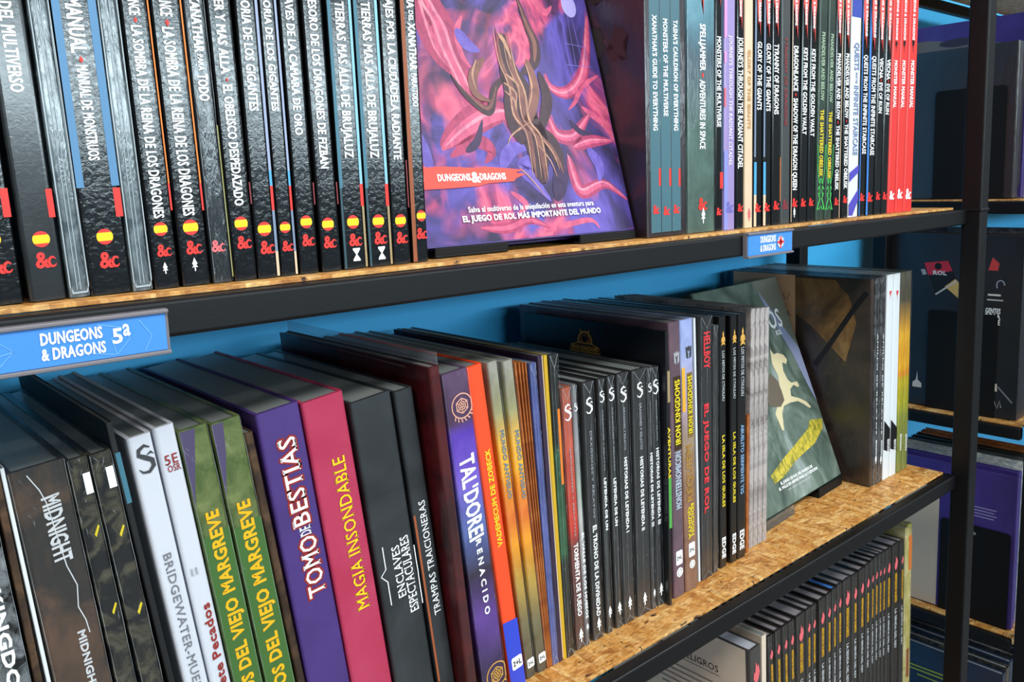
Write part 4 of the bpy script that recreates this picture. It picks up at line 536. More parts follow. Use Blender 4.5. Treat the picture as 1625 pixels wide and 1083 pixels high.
BK('book','book','grey-black film wrapped spine beside the painted brown cover','film wrapped spines at the lower shelf end','hard',(1.0893,0.0585,-0.4230,-0.0249,0.01420,0.2840,0.215),'wrapgrey','pg','l',[('T', 'ANILLO DE RELATOS', 7.5, 70.9, 209.5, 2.2, 'w', 'd', {'st': 'n'}), ('T', 'EDICION', 8.2, 42.3, 61.9, 3.0, 'w', 'd'), ('G', 'leaf', 7.5, 35.4, 6.0, 'w')])
BK('book','book','grey-black film wrapped spine beside the white pair','film wrapped spines at the lower shelf end','hard',(1.1038,0.0585,-0.4230,-0.0148,0.01403,0.2845,0.215),'wrapgrey','pg','l',[('T', 'ANILLO DE RELATOS', 7.3, 67.6, 207.3, 2.2, 'w', 'd', {'st': 'n'}), ('T', 'EDICION', 8.1, 38.9, 58.5, 2.9, 'w', 'd'), ('G', 'leaf', 7.3, 31.9, 5.9, 'w')])
BK('book','book','white spine with black middle, first of the white pair','film wrapped spines at the lower shelf end','hard',(1.1192,0.0585,-0.4230,-0.0107,0.01779,0.2847,0.215),'whitebk','pg','l',[('P', [(0.5, 84.3), (17.5, 69.7), (17.5, 36.3), (0.5, 43.2)], 'blk'), ('T', 'EDICION', 12.7, 37.5, 55.6, 5.4, 'w', 'd'), ('G', 'spike', 9.0, 256.3, 5.4, 'redt')])
BK('book','book','white spine with black middle, second of the white pair','film wrapped spines at the lower shelf end','hard',(1.1387,0.0585,-0.4230,-0.0114,0.01930,0.2844,0.215),'whitebk','pg','l',[('P', [(0.6, 81.9), (19.0, 66.9), (19.0, 33.1), (0.6, 40.4)], 'blk'), ('T', 'EDICION', 13.7, 32.6, 50.8, 5.9, 'w', 'd'), ('G', 'spike', 9.8, 254.0, 5.9, 'redt')])
BK('book','book','yellow and moss green spine beside the white pair','film wrapped spines at the lower shelf end','hard',(1.1613,0.0585,-0.4230,-0.0155,0.01462,0.2847,0.215),'yellowgr','pg','l',[('T', 'EDICION', 9.0, 31.1, 54.2, 4.5, 'w', 'd')])
BK('book','book','yellow and moss green spine at the very shelf end','film wrapped spines at the lower shelf end','hard',(1.1775,0.0585,-0.4230,-0.0152,0.01604,0.2846,0.215),'yellowgr','pg','l',[('T', 'EDICION', 9.7, 27.0, 50.3, 4.9, 'w', 'd')])
BK('book','book','thick book with a beige parchment cover, foremost under the lower rail',None,'hard',(0.7981,0.0500,-0.7935,-0.0512,0.02109,0.2579,0.215),'parchspine','pgwhite','m',[('G', 'flame', 11.7, 226.4, 12.7, 'pinkred')])
BK('book','book','thin cream book beside the parchment cover',None,'soft',(0.8214,0.0540,-0.7935,-0.0240,0.00925,0.2622,0.215),'creamw','pg','m',[])
BK('book','book','black spine with pink flame and orange title, first from the parchment cover','orange-lettered black spines on the bottom shelf','hard',(0.8417,0.0520,-0.7935,-0.0658,0.01124,0.2587,0.215),'msp','pgm','m',[('G', 'flame', 6.2, 234.2, 6.2, 'pinkred'), ('T', 'AVENTURAS EN CALABOZO', 6.2, 182.9, 221.1, 4.2, 'yelo', 'd'), ('T', 'LA SENDA DEL REY', 6.2, 121.3, 173.7, 3.5, 'palew', 'd')])
BK('book','book','black spine with pink flame and orange title, second from the parchment cover','orange-lettered black spines on the bottom shelf','hard',(0.8549,0.0520,-0.7935,-0.0573,0.01300,0.2590,0.215),'msp','pgm','m',[('G', 'flame', 6.6, 234.3, 6.6, 'pinkred'), ('T', 'AVENTURAS EN CALABOZO', 6.6, 182.8, 221.1, 4.5, 'yelo', 'd'), ('T', 'LA SENDA DEL REY', 6.6, 120.9, 173.5, 3.7, 'palew', 'd')])
BK('book','book','black spine with pink flame and orange title, third from the parchment cover','orange-lettered black spines on the bottom shelf','hard',(0.8698,0.0520,-0.7935,-0.0512,0.01237,0.2590,0.215),'msp','pgm','m',[('G', 'flame', 6.3, 234.2, 6.3, 'pinkred'), ('T', 'AVENTURAS EN CALABOZO', 6.3, 182.4, 220.9, 4.3, 'yelo', 'd'), ('T', 'LA SENDA DEL REY', 6.3, 120.1, 173.1, 3.5, 'palew', 'd')])
BK('book','book','black spine with pink flame and orange title, fourth from the parchment cover','orange-lettered black spines on the bottom shelf','hard',(0.8830,0.0520,-0.7935,-0.0471,0.01271,0.2590,0.215),'msp','pgm','m',[('G', 'flame', 6.5, 234.1, 6.5, 'pinkred'), ('T', 'AVENTURAS EN CALABOZO', 6.5, 181.9, 220.7, 4.4, 'yelo', 'd'), ('T', 'LA SENDA DEL REY', 6.5, 119.3, 172.5, 3.6, 'palew', 'd')])
BK('book','book','black spine with pink flame and orange title, fifth from the parchment cover','orange-lettered black spines on the bottom shelf','hard',(0.8985,0.0520,-0.7935,-0.0427,0.02048,0.2594,0.215),'msp','pgm','m',[('G', 'flame', 10.4, 234.2, 10.4, 'pinkred'), ('T', 'AVENTURAS EN CALABOZO', 10.4, 181.5, 220.7, 7.1, 'yelo', 'd'), ('T', 'LA SENDA DEL REY', 10.4, 118.3, 172.1, 5.8, 'palew', 'd')])
BK('book','book','black spine with pink flame and orange title, sixth from the parchment cover','orange-lettered black spines on the bottom shelf','hard',(0.9204,0.0520,-0.7935,-0.0396,0.01198,0.2602,0.215),'msp','pgm','m',[('G', 'flame', 6.1, 234.8, 6.1, 'pinkred'), ('T', 'AVENTURAS EN CALABOZO', 6.1, 181.7, 221.2, 4.2, 'yelo', 'd'), ('T', 'LA SENDA DEL REY', 6.1, 118.0, 172.2, 3.4, 'palew', 'd')])
BK('book','book','black spine with pink flame and orange title, seventh from the parchment cover','orange-lettered black spines on the bottom shelf','hard',(0.9329,0.0520,-0.7935,-0.0381,0.01141,0.2607,0.215),'msp','pgm','m',[('G', 'flame', 5.9, 235.2, 5.9, 'pinkred'), ('T', 'AVENTURAS EN CALABOZO', 5.9, 181.7, 221.5, 4.0, 'yelo', 'd'), ('T', 'LA SENDA DEL REY', 5.9, 117.6, 172.1, 3.3, 'palew', 'd')])
BK('book','book','black spine with pink flame and orange title, eighth from the parchment cover','orange-lettered black spines on the bottom shelf','hard',(0.9505,0.0520,-0.7935,-0.0363,0.01633,0.2610,0.215),'msp','pgm','m',[('G', 'flame', 8.3, 235.2, 8.3, 'pinkred'), ('T', 'AVENTURAS EN CALABOZO', 8.3, 181.2, 221.3, 5.7, 'yelo', 'd'), ('T', 'LA SENDA DEL REY', 8.3, 116.5, 171.5, 4.7, 'palew', 'd')])
BK('book','book','black spine with pink flame and orange title, ninth from the parchment cover','orange-lettered black spines on the bottom shelf','hard',(0.9683,0.0520,-0.7935,-0.0354,0.01331,0.2622,0.215),'msp','pgm','m',[('G', 'flame', 6.8, 236.2, 6.8, 'pinkred'), ('T', 'AVENTURAS EN CALABOZO', 6.8, 181.7, 222.2, 4.6, 'yelo', 'd'), ('T', 'LA SENDA DEL REY', 6.8, 116.5, 172.0, 3.8, 'palew', 'd')])
BK('book','book','black spine with pink flame and orange title, tenth from the parchment cover','orange-lettered black spines on the bottom shelf','hard',(0.9831,0.0520,-0.7935,-0.0349,0.01140,0.2640,0.215),'msp','blue2','m',[('G', 'flame', 5.8, 237.8, 5.8, 'pinkred'), ('T', 'AVENTURAS EN CALABOZO', 5.8, 182.9, 223.7, 4.0, 'yelo', 'd'), ('T', 'LA SENDA DEL REY', 5.8, 117.3, 173.1, 3.3, 'palew', 'd')])
BK('book','book','black spine with pink flame and orange title, eleventh from the parchment cover','orange-lettered black spines on the bottom shelf','hard',(0.9957,0.0520,-0.7935,-0.0347,0.01292,0.2656,0.215),'msp','pgm','m',[('G', 'flame', 6.6, 239.2, 6.6, 'pinkred'), ('T', 'AVENTURAS EN CALABOZO', 6.6, 184.0, 225.0, 4.5, 'yelo', 'd'), ('T', 'LA SENDA DEL REY', 6.6, 117.8, 174.1, 3.7, 'palew', 'd')])
BK('book','book','black spine with pink flame and orange title, twelfth from the parchment cover','orange-lettered black spines on the bottom shelf','hard',(1.0115,0.0520,-0.7935,-0.0346,0.02095,0.2656,0.215),'msp','pgm','m',[('G', 'flame', 10.6, 238.9, 10.6, 'pinkred'), ('T', 'AVENTURAS EN CALABOZO', 10.6, 183.1, 224.6, 7.2, 'yelo', 'd'), ('T', 'LA SENDA DEL REY', 10.6, 116.3, 173.1, 5.9, 'palew', 'd')])
BK('book','book','black spine with pink flame and orange title, thirteenth from the parchment cover','orange-lettered black spines on the bottom shelf','hard',(1.0351,0.0520,-0.7935,-0.0347,0.01594,0.2647,0.215),'msp','pgm','m',[('G', 'flame', 8.1, 237.7, 8.1, 'pinkred'), ('T', 'AVENTURAS EN CALABOZO', 8.1, 181.3, 223.3, 5.5, 'yelo', 'd'), ('T', 'LA SENDA DEL REY', 8.1, 113.7, 171.2, 4.5, 'palew', 'd')])
BK('book','book','black spine with pink flame and orange title, fourteenth from the parchment cover','orange-lettered black spines on the bottom shelf','hard',(1.0547,0.0520,-0.7935,-0.0352,0.01536,0.2656,0.215),'msp','pgm','m',[('G', 'flame', 7.8, 238.3, 7.8, 'pinkred'), ('T', 'AVENTURAS EN CALABOZO', 7.8, 181.4, 223.7, 5.3, 'yelo', 'd'), ('T', 'LA SENDA DEL REY', 7.8, 113.1, 171.2, 4.4, 'palew', 'd')])
BK('book','book','black spine with pink flame and orange title, fifteenth from the parchment cover','orange-lettered black spines on the bottom shelf','hard',(1.0719,0.0520,-0.7935,-0.0359,0.01373,0.2674,0.215),'msp','pgm','m',[('G', 'flame', 7.0, 239.9, 7.0, 'pinkred'), ('T', 'AVENTURAS EN CALABOZO', 7.0, 182.5, 225.2, 4.8, 'yelo', 'd'), ('T', 'LA SENDA DEL REY', 7.0, 113.7, 172.2, 3.9, 'palew', 'd')])
BK('book','book','black spine with pink flame and orange title, sixteenth from the parchment cover','orange-lettered black spines on the bottom shelf','hard',(1.0870,0.0520,-0.7935,-0.0365,0.01002,0.2689,0.215),'msp','pgm','m',[('G', 'flame', 5.2, 241.3, 5.2, 'pinkred'), ('T', 'AVENTURAS EN CALABOZO', 5.2, 183.5, 226.4, 3.5, 'yelo', 'd'), ('T', 'LA SENDA DEL REY', 5.2, 114.2, 173.1, 2.9, 'palew', 'd')])
BK('book','book','black spine with pink flame and orange title, seventeenth from the parchment cover','orange-lettered black spines on the bottom shelf','hard',(1.0984,0.0520,-0.7935,-0.0371,0.01065,0.2702,0.215),'msp','pgm','m',[('G', 'flame', 5.5, 242.4, 5.5, 'pinkred'), ('T', 'AVENTURAS EN CALABOZO', 5.5, 184.2, 227.5, 3.7, 'yelo', 'd'), ('T', 'LA SENDA DEL REY', 5.5, 114.5, 173.8, 3.1, 'palew', 'd')])
BK('book','book','black spine with pink flame and orange title, eighteenth from the parchment cover','orange-lettered black spines on the bottom shelf','hard',(1.1105,0.0520,-0.7935,-0.0376,0.00929,0.2705,0.215),'msp','pgm','m',[('G', 'flame', 4.8, 242.5, 4.8, 'pinkred'), ('T', 'AVENTURAS EN CALABOZO', 4.8, 184.0, 227.5, 3.3, 'yelo', 'd'), ('T', 'LA SENDA DEL REY', 4.8, 113.9, 173.5, 2.7, 'palew', 'd')])
BK('book','book','black spine with pink flame and orange title, nineteenth from the parchment cover','orange-lettered black spines on the bottom shelf','hard',(1.1211,0.0520,-0.7935,-0.0381,0.00992,0.2696,0.215),'msp','pgm','m',[('G', 'flame', 5.1, 241.5, 5.1, 'pinkred'), ('T', 'AVENTURAS EN CALABOZO', 5.1, 182.7, 226.4, 3.5, 'yelo', 'd'), ('T', 'LA SENDA DEL REY', 5.1, 112.1, 172.1, 2.9, 'palew', 'd')])
BK('book','book','black spine with pink flame and orange title, twentieth from the parchment cover','orange-lettered black spines on the bottom shelf','hard',(1.1330,0.0520,-0.7935,-0.0389,0.01528,0.2693,0.215),'msp','pgm','m',[('G', 'flame', 7.8, 241.0, 7.8, 'pinkred'), ('T', 'AVENTURAS EN CALABOZO', 7.8, 181.7, 225.7, 5.3, 'yelo', 'd'), ('T', 'LA SENDA DEL REY', 7.8, 110.6, 171.0, 4.4, 'palew', 'd')])
BK('book','book','black spine with pink flame and orange title, twenty-first from the parchment cover','orange-lettered black spines on the bottom shelf','hard',(1.1525,0.0520,-0.7935,-0.0401,0.01991,0.2695,0.215),'msp','pgm','m',[('G', 'flame', 10.1, 240.8, 10.1, 'pinkred'), ('T', 'AVENTURAS EN CALABOZO', 10.1, 180.9, 225.5, 6.9, 'yelo', 'd'), ('T', 'LA SENDA DEL REY', 10.1, 109.0, 170.2, 5.7, 'palew', 'd')])
BK('book','book','black spine with pink flame and orange title, twenty-second from the parchment cover','orange-lettered black spines on the bottom shelf','hard',(1.1766,0.0520,-0.7935,-0.0413,0.01277,0.2684,0.215),'msp','pgm','m',[('G', 'flame', 6.5, 239.5, 6.5, 'pinkred'), ('T', 'AVENTURAS EN CALABOZO', 6.5, 178.8, 223.9, 4.4, 'yelo', 'd'), ('T', 'LA SENDA DEL REY', 6.5, 106.2, 168.0, 3.7, 'palew', 'd')])
BK('book','book','slim yellow-green book with a pale edge, last but one of the bottom row',None,'soft',(1.1907,0.0520,-0.7935,-0.0374,0.00751,0.2842,0.215),'ygbook','pg','m',[])
BK('book','book','film wrapped yellow and rust book ending the bottom row',None,'hard',(1.1998,0.0520,-0.7935,-0.0386,0.01312,0.2865,0.215),'ygbook2','pg','m',[('R', 2.7, 215.0, 12.6, 268.8, 'orange', 'edge_strip'), ('R', 0.7, 45.0, 8.0, 91.1, 'rust', 'edge_strip')])
# ---------------------------------------------------------------- printing on covers that show their side
def on_face(root, name, v2, f, m, lift=.0004): return link(name, pydata(name, [(-lift, y, z) for y, z in v2], f), m, root)
def face_text(root, txt, style, y0, y1, z0, cap, c, lift=.0006): return link('title', text_mesh(txt, style, lambda a, b: (-lift, y0 + (y1 - y0) * a, z0 + cap * b)), c, root)
def face_poly(root, pts, c, name='cover_panel', lift=.0004):
    v, f = polyfan(pts); return on_face(root, name, v, f, c, lift)
def face_line(root, pts, w, c, name='line_mark', lift=.0006):
    v, f = stroke_pts(pts, w); return on_face(root, name, v, f, c, lift)
n = N('clear_film'); n.b.inputs['Alpha'].default_value = .22; n.bump(n.noise(n.coord((1, .3, 1)), 200, 3, 1), .4, .001, False); FILM = n.done('b8c0c8', .1, .5)
# black cover with the gold arch
root, t, h, d = REG['ironbox'][0]
cy, cz = .106, h - .0225
v, f = stroke_pts(arcp(cy, cz, .0095, .0105, -12, 192, 22), .0022); on_face(root, 'emblem', v, f, 'gold2')
for a in (62, 118): face_line(root, [(cy + .0112 * math.cos(a * D2R), cz + .0115 * math.sin(a * D2R)), (cy + .0142 * math.cos(a * D2R), cz + .0145 * math.sin(a * D2R))], .0018, 'gold2', 'emblem_tooth')
face_poly(root, arcp(cy, cz, .0072, .0078, -10, 190, 16), 'copper', 'emblem_field', .0003)
face_poly(root, [(cy + .0025, cz + .0062), (cy - .0025, cz + .0062), (cy - .005, cz + .002), (cy - .002, cz + .001), (cy - .003, cz - .003), (cy, cz - .001), (cy + .003, cz - .003), (cy + .002, cz + .001), (cy + .005, cz + .002)], 'blk', 'emblem_figure', .0005)
face_poly(root, [(cy + .022, cz - .0105), (cy + .02, cz - .005), (cy + .01, cz - .002), (cy - .01, cz - .002), (cy - .02, cz - .005), (cy - .022, cz - .0105)], 'ochre', 'title_plate', .0005)
face_text(root, 'IRON KINGDOMS', 'bold', cy + .0185, cy - .0185, cz - .0092, .0048, 'gold2', .0007)
face_line(root, [(cy + .022, cz - .0108), (cy + .02, cz - .0048), (cy + .01, cz - .0015), (cy - .01, cz - .0015), (cy - .02, cz - .0048), (cy - .022, cz - .0108), (cy + .022, cz - .0108)], .001, 'gold2')
# painted brown cover near the post
def m_paint():
    n = N('brown_painting'); v = n.coord((1, 1, .7)); a = n.noise(v, 14, 5, 1.2, .6)
    n.bump(n.noise(n.coord(), 200, 3, 2), .12, .001)
    return n.done(n.ramp(a, [(.3, '3a2a1c'), (.45, '6a4c2a'), (.6, '8a6a3e'), (.75, '5a4a34')]), .3, .4)
PAINTM = m_paint()
root, t, h, d = REG['darkcover'][0]
face_poly(root, [(.109, h - .0005), (.2095, h - .0005), (.2095, .02), (.109, .02)], 'e2ba94', 'cover_panel', .0003)
face_poly(root, [(.1085, h - .004), (.1085, h - .055), (.085, h - .07), (.035, h - .115), (.02, h - .06), (.03, h - .025), (.05, h - .004)], PAINTM, 'cover_art', .0004)
face_line(root, [(.006, h - .018), (.02, h - .036), (.062, h - .1), (.08, h - .125)], .007, '16181f', 'cover_art', .0006)
face_text(root, 'MILLO', 'n', .108, .07, h - .056, .011, '6d6356', .0007)
face_line(root, [(.128, h - .028), (.124, h - .036), (.12, h - .034), (.118, h - .026)], .001, '8a4a3a'); face_text(root, 'EL', 'n', .126, .116, h - .058, .006, '5a4a3c', .0006)
# tall dark red cover: wear streaks
root, t, h, d = REG['darkred'][0]
face_line(root, [(.03, h - .003), (.2, h - .0015)], .0012, '6d5a60', 'cover_edge')
link('film_flap', prism('film_flap', [(t - .0012, .001), (t - .0008, .001), (t - .0005, d - .001), (t - .0009, d - .001)], h + .0003, h + .0095), FILM, root)
# parchment cover on the bottom shelf
root, t, h, d = REG['parchspine'][0]
n = N('parchment'); PARCH = n.done(n.ramp(n.noise(n.coord(), 9, 4, .5), [(.3, 'd0bea8'), (.5, 'e0cfba'), (.7, 'd8c8a8')]), .4, .2)
face_poly(root, [(.006, .001), (.006, h - .001), (d - .001, h - .001), (d - .001, .001)], PARCH, 'cover_art', .0003)
face_text(root, 'ARMAS Y PELIGROS', 'n', .15, .044, h - .046, .0085, '4a3a30', .0005); face_line(root, [(.16, h - .05), (.042, h - .05)], .0007, '4a3a30')
for i in range(9): face_line(root, [(.13 if i % 3 else .135, h - .062 - i * .0075), (.052 + (i * 7 % 5) * .003, h - .062 - i * .0075)], .0022, '8d7c6c', 'text_line')
# slipcase side art (soft dark shapes)
root, t, h, d = REG['slipcase'][0]
for (y, z, ry, rz, c) in ((.03, .17, .012, .017, '3a2224'), (.055, .175, .012, .014, '2e2b27'), (.05, .222, .02, .016, '33241a'), (.075, .268, .012, .02, '2a2c2e'), (.02, .25, .008, .008, '26181f')):
    face_poly(root, [(a + RNG.uniform(-.3, .3) * rz, b + RNG.uniform(-.3, .3) * rz) for a, b in arcp(y, z, ry * .8, rz * .8, 0, 345, 22)], c, 'cover_art', .0003)
# ---------------------------------------------------------------- covers displayed face out
def swirl(name, stops, sc):
    n = N(name); v = n.coord((1, 1, .75), (.5, 0, 0)); a = n.noise(v, sc, 5, 3.2, .5); b = n.noise(n.coord((1, 1, 1), (0, 0, 0), (3, 1, 7)), sc * .8, 4, 1.8, .55)
    c = n.ramp(a, stops); c2 = n.ramp(b, [(.32, '1c162e'), (.42, '352a5c'), (.52, '4c3f8c'), (.58, '5d50a8'), (.68, '3c3068')])
    c = n.mix(n.ramp(n.noise(v, sc * .7, 3, 2.2), [(.40, '000000'), (.52, 'ffffff')]), c, c2)
    n.bump(n.noise(n.coord(), 120, 2, 1), .03, .001)
    return n.done(c, .5, .06, .3, spec=.3)
ARTA = swirl('violet_flame_art', [(.26, '22142c'), (.38, '5a2c5c'), (.46, 'b24068'), (.52, 'd25f7c'), (.58, 'a03c66'), (.7, '5c3062')], 11)
def face_out(name, cat, label, t, h, d, corner, tilt, yaw, mt, art):
    """book lying against a stand, front cover towards the room; corner = bottom of the front cover at its spine end"""
    R = Matrix.Rotation(yaw * D2R, 3, 'Z') @ Matrix.Rotation(-tilt * D2R, 3, 'X') @ Matrix.Rotation(-90 * D2R, 3, 'Z')
    P = Vector(corner) + R @ Vector((-t, 0, 0))
    root = thing(name, label, cat, None, (P.x, P.y, P.z + ZO)); root.rotation_euler = R.to_euler()
    link('cover', cover_mesh(t, h, d, 'hard'), mt, root)
    link('page_block', box_mesh('page_block', .0027, t - .0027, .0032, d - .003, .003, h - .003), 'pgwhite', root)
    v = [(t + .0003, y, z) for y, z in ((.0008, .001), (d - .001, .001), (d - .001, h - .001), (.0008, h - .001))]
    link('cover_art', pydata('cover_art', v, [(0, 1, 2, 3)]), art, root)
    return root
def smooth(P, k=6):
    o = []
    for i in range(len(P) - 1):
        p0, p1, p2, p3 = P[max(0, i - 1)], P[i], P[i + 1], P[min(len(P) - 1, i + 2)]
        for j in range(k):
            s = j / k; o.append(tuple(.5 * (2 * b + (c2 - a) * s + (2 * a - 5 * b + 4 * c2 - d) * s * s + (3 * b - a - 3 * c2 + d) * s ** 3) for a, b, c2, d in zip(p0, p1, p2, p3)))
    return o + [P[-1]]
def paint_stroke(c):
    k = 'stroke ' + c
    if k not in MATS:
        n = N('painted ' + c); v = n.coord((1, 1, .7), (.5, 0, 0)); a = n.noise(v, 70, 4, 1.5, .6)
        b = lin(c); d = n.mix(n.ramp(a, [(.35, '000000'), (.6, 'ffffff')]), (b[0] * .62, b[1] * .55, b[2] * .72), b[:3])
        MATS[k] = n.done(d, .5, .06, .3, spec=.3)
    return MATS[k]
def ribbons(root, t, name, c, lift, items):
    """tapering painted strokes on the front cover"""
    V, F = [], []
    for pts, w in items:
        p = smooth(pts); m = len(p) - 1
        ws = [w * (.12 + .88 * math.sin(math.pi * min(1, max(0, i / m)) ** .8)) for i in range(m + 1)]
        v, f = stroke_pts(p, ws); v = [(min(max(y, .001), .2275), min(max(z, .0015), .2815)) for y, z in v]; n0 = len(V); V += v; F += [tuple(i + n0 for i in e) for e in f]
    return link(name, pydata(name, [(t + lift, a, b) for a, b in V], F), paint_stroke(c), root)
PL1 = [(.035, .27), (.04, .23), (.0489, .1903), (.0576, .171), (.0606, .1523), (.0667, .1336), (.0731, .1161), (.083, .1114)]
PL2 = [(.03, .25), (.034, .21), (.0386, .1841), (.04, .1718), (.0437, .151), (.0561, .1343)]
PL3 = [(.0793, .1835), (.0711, .1698), (.0709, .1505), (.0814, .1358)]
LL = [(.0325, .0754), (.0557, .0904), (.0823, .1024), (.1024, .1043), (.1056, .0912)]
LL2 = [(.0395, .0681), (.0671, .0805), (.081, .0729), (.0719, .0628)]
R1 = [(.2265, .1985), (.215, .1643), (.2014, .1387), (.1797, .1248), (.1618, .1282), (.1579, .1404)]
R2 = [(.2249, .143), (.2012, .1315), (.187, .1166), (.1771, .1092)]
R3 = [(.1936, .1126), (.2103, .1016), (.2269, .0889)]
R4 = [(.151, .1029), (.1573, .0866), (.1758, .0854), (.1909, .0969), (.2039, .1072)]
R5 = [(.1729, .0756), (.1961, .0814), (.2247, .0816)]
R6 = [(.1651, .0685), (.1663, .0533), (.1728, .0366), (.2023, .0427), (.2270, .0275)]
B1 = [(.0916, .0393), (.1054, .0284), (.095, .0212)]
B2 = [(.0541, .0122), (.0806, .0105), (.1052, .0155), (.1274, .0077)]
B3 = [(.119, .0045), (.1459, .0092), (.175, .0116), (.1845, .0042)]
T1 = [(.09, .2), (.1003, .215), (.1194, .212), (.142, .219), (.16, .235)]
T2 = [(.15, .225), (.1648, .2039), (.1738, .1965), (.1833, .2032)]
sh = lambda P, a, b: [(x + a, y + b) for x, y in P]
def fo_poly(root, t, pts, c, name, lift=.0006):
    v, f = polyfan(pts); return link(name, pydata(name, [(t + lift, y, z) for y, z in v], f), c, root)
def fo_text(root, t, txt, st, y0, y1, z0, cap, c, lift=.0014): return link('title', text_mesh(txt, st, lambda a, b: (t + lift, y0 + (y1 - y0) * a, z0 + b * cap)), c, root)
t = .018
r = face_out('book', 'book', 'large violet and pink flame cover propped face out on the upper shelf', t, .283, .2285, (.3555, .0404, -.0445), 15, 0, 'purplebk', ARTA)
ribbons(r, t, 'printed_flames', 'a63c62', .0004, [(PL1, .026), (PL2, .02), (LL, .024), (LL2, .012), (R1, .013), (R4, .013), (R6, .013), (T1, .014), (B2, .009), (R5, .012)])
ribbons(r, t, 'printed_flames', 'cf5c7c', .00045, [(sh(PL1, -.004, 0), .015), (sh(PL2, .004, 0), .008), (PL3, .006), (sh(LL, 0, -.002), .013), (R1, .008), (R2, .005), (R3, .006), (R4, .006), (R5, .005), (R6, .006), (B1, .006), (B2, .004), (B3, .005), (T1, .008), (T2, .008)])
ribbons(r, t, 'printed_flames', 'e2899c', .0005, [(sh(PL1, -.008, .004), .003), (sh(PL1, .001, .002), .003), (sh(PL2, .002, .003), .002), (sh(LL, .004, .001), .003), (sh(R1, -.002, 0), .0022), (sh(R4, 0, .001), .002), (sh(R6, -.001, .002), .0022), (sh(R5, 0, .001), .0015)])
for it in [([(.0866, .0576), (.1007, .0729), (.1257, .0769)], .012), ([(.1322, .0686), (.1106, .0595), (.1193, .0476), (.1337, .0299)], .013), ([(.19, .075), (.2, .06), (.196, .045)], .012), ([(.012, .09), (.016, .07), (.02, .055)], .012), ([(.07, .172), (.078, .16), (.09, .155)], .012)]: ribbons(r, t, 'printed_pattern', '6a5ab0', .00055, [it])
for it in [([(.055, .072), (.068, .08), (.078, .098)], .007), ([(.14, .03), (.15, .05), (.148, .07)], .016), ([(.06, .25), (.09, .235), (.13, .24)], .03), ([(.175, .1), (.185, .09), (.2, .088)], .006)]: ribbons(r, t, 'printed_pattern', '35254a', .0006, [it])
# a gnarled bronze root takes the place of the figure of the artwork
TR = [(.128, .045), (.1304, .0809), (.1208, .0968), (.1222, .1209), (.117, .1419), (.1176, .172)]
ribbons(r, t, 'printed_root', '3a2632', .0008, [(TR, .036), ([(.1292, .138), (.1477, .1494), (.1525, .1664), (.1479, .1826), (.1427, .21)], .011), ([(.1144, .1365), (.098, .125), (.0882, .1064), (.0775, .1086), (.0634, .1208), (.0558, .133)], .008), ([(.1306, .0943), (.1447, .081), (.1518, .0674), (.1542, .0565)], .018), ([(.1501, .142), (.1538, .1195), (.1447, .1), (.135, .085)], .012)])
ribbons(r, t, 'printed_root', '7a5048', .0009, [(sh(TR, .004, 0), .008), (sh(TR, -.006, .004), .006), ([(.1394, .1516), (.1415, .1272), (.1293, .1024), (.1138, .09)], .011), ([(.093, .1496), (.0778, .1343), (.077, .1189), (.0915, .113)], .009), ([(.1477, .1494), (.1525, .1664), (.1479, .1826), (.1427, .205)], .005), ([(.1306, .09), (.1447, .077), (.1518, .0634), (.1542, .053)], .004), ([(.1, .127), (.0882, .1084), (.0775, .1106), (.0634, .1228)], .003)])
ribbons(r, t, 'printed_root', 'b98f72', .001, [(sh(TR, .007, .002), .0022), (sh(TR, -.009, .006), .002), (sh(TR, 0, .004), .0016), ([(.1114, .1376), (.1227, .1289), (.1215, .1182)], .0025), ([(.108, .13), (.119, .122), (.117, .112)], .0022), ([(.107, .123), (.116, .115), (.115, .105)], .002), ([(.084, .1476), (.077, .1343), (.078, .1219)], .002), ([(.1278, .097), (.1059, .086), (.0984, .0768)], .0014), ([(.136, .0843), (.1467, .071), (.1508, .0554)], .0014), ([(.132, .078), (.142, .064), (.146, .05)], .0012), ([(.1364, .1496), (.1385, .1272), (.1273, .1044)], .0016), ([(.105, .0595), (.1153, .05), (.129, .033)], .0014), ([(.113, .172), (.118, .165), (.122, .15)], .004)])
fo_poly(r, t, [(.0008, .0595), (.03, .0605), (.058, .059), (.07, .06), (.11, .0568), (.1, .0545), (.111, .0532), (.1, .05), (.097, .0475), (.07, .0465), (.06, .0445), (.03, .0435), (.0008, .043)], 'e04436', 'brush_band', .0011)
fo_text(r, t, 'DUNGEONS', 'heavy', .0228, .0535, .0493, .0052, 'w'); fo_text(r, t, 'DRAGONS', 'heavy', .063, .089, .0493, .0052, 'w'); fo_text(r, t, '&', 'heavy', .0546, .0622, .0478, .0078, 'w')
fo_text(r, t, 'Salva al multiverso de la aniquilación en esta aventura para', 'n', .0451, .1817, .0243, .0044, 'w')
fo_text(r, t, 'EL JUEGO DE ROL MÁS IMPORTANTE DEL MUNDO', 'heavy', .0383, .1886, .0173, .0045, 'w')
mo = fo_poly(r, t, arcp(.205, .206, .009, .011, 0, 345, 20), 'a9a0dc', 'printed_moon')
for pts in ([(.19, .15), (.192, .185), (.19, .195)], [(.198, .15), (.2, .19), (.203, .205), (.206, .19), (.207, .15)], [(.213, .15), (.214, .175)], [(.186, .15), (.217, .15)], [(.19, .17), (.216, .168)]):
    v, f = stroke_pts(pts, .0005); link('printed_line', pydata('printed_line', [(t + .0006, a, b) for a, b in v], f), '7c72c0', r)
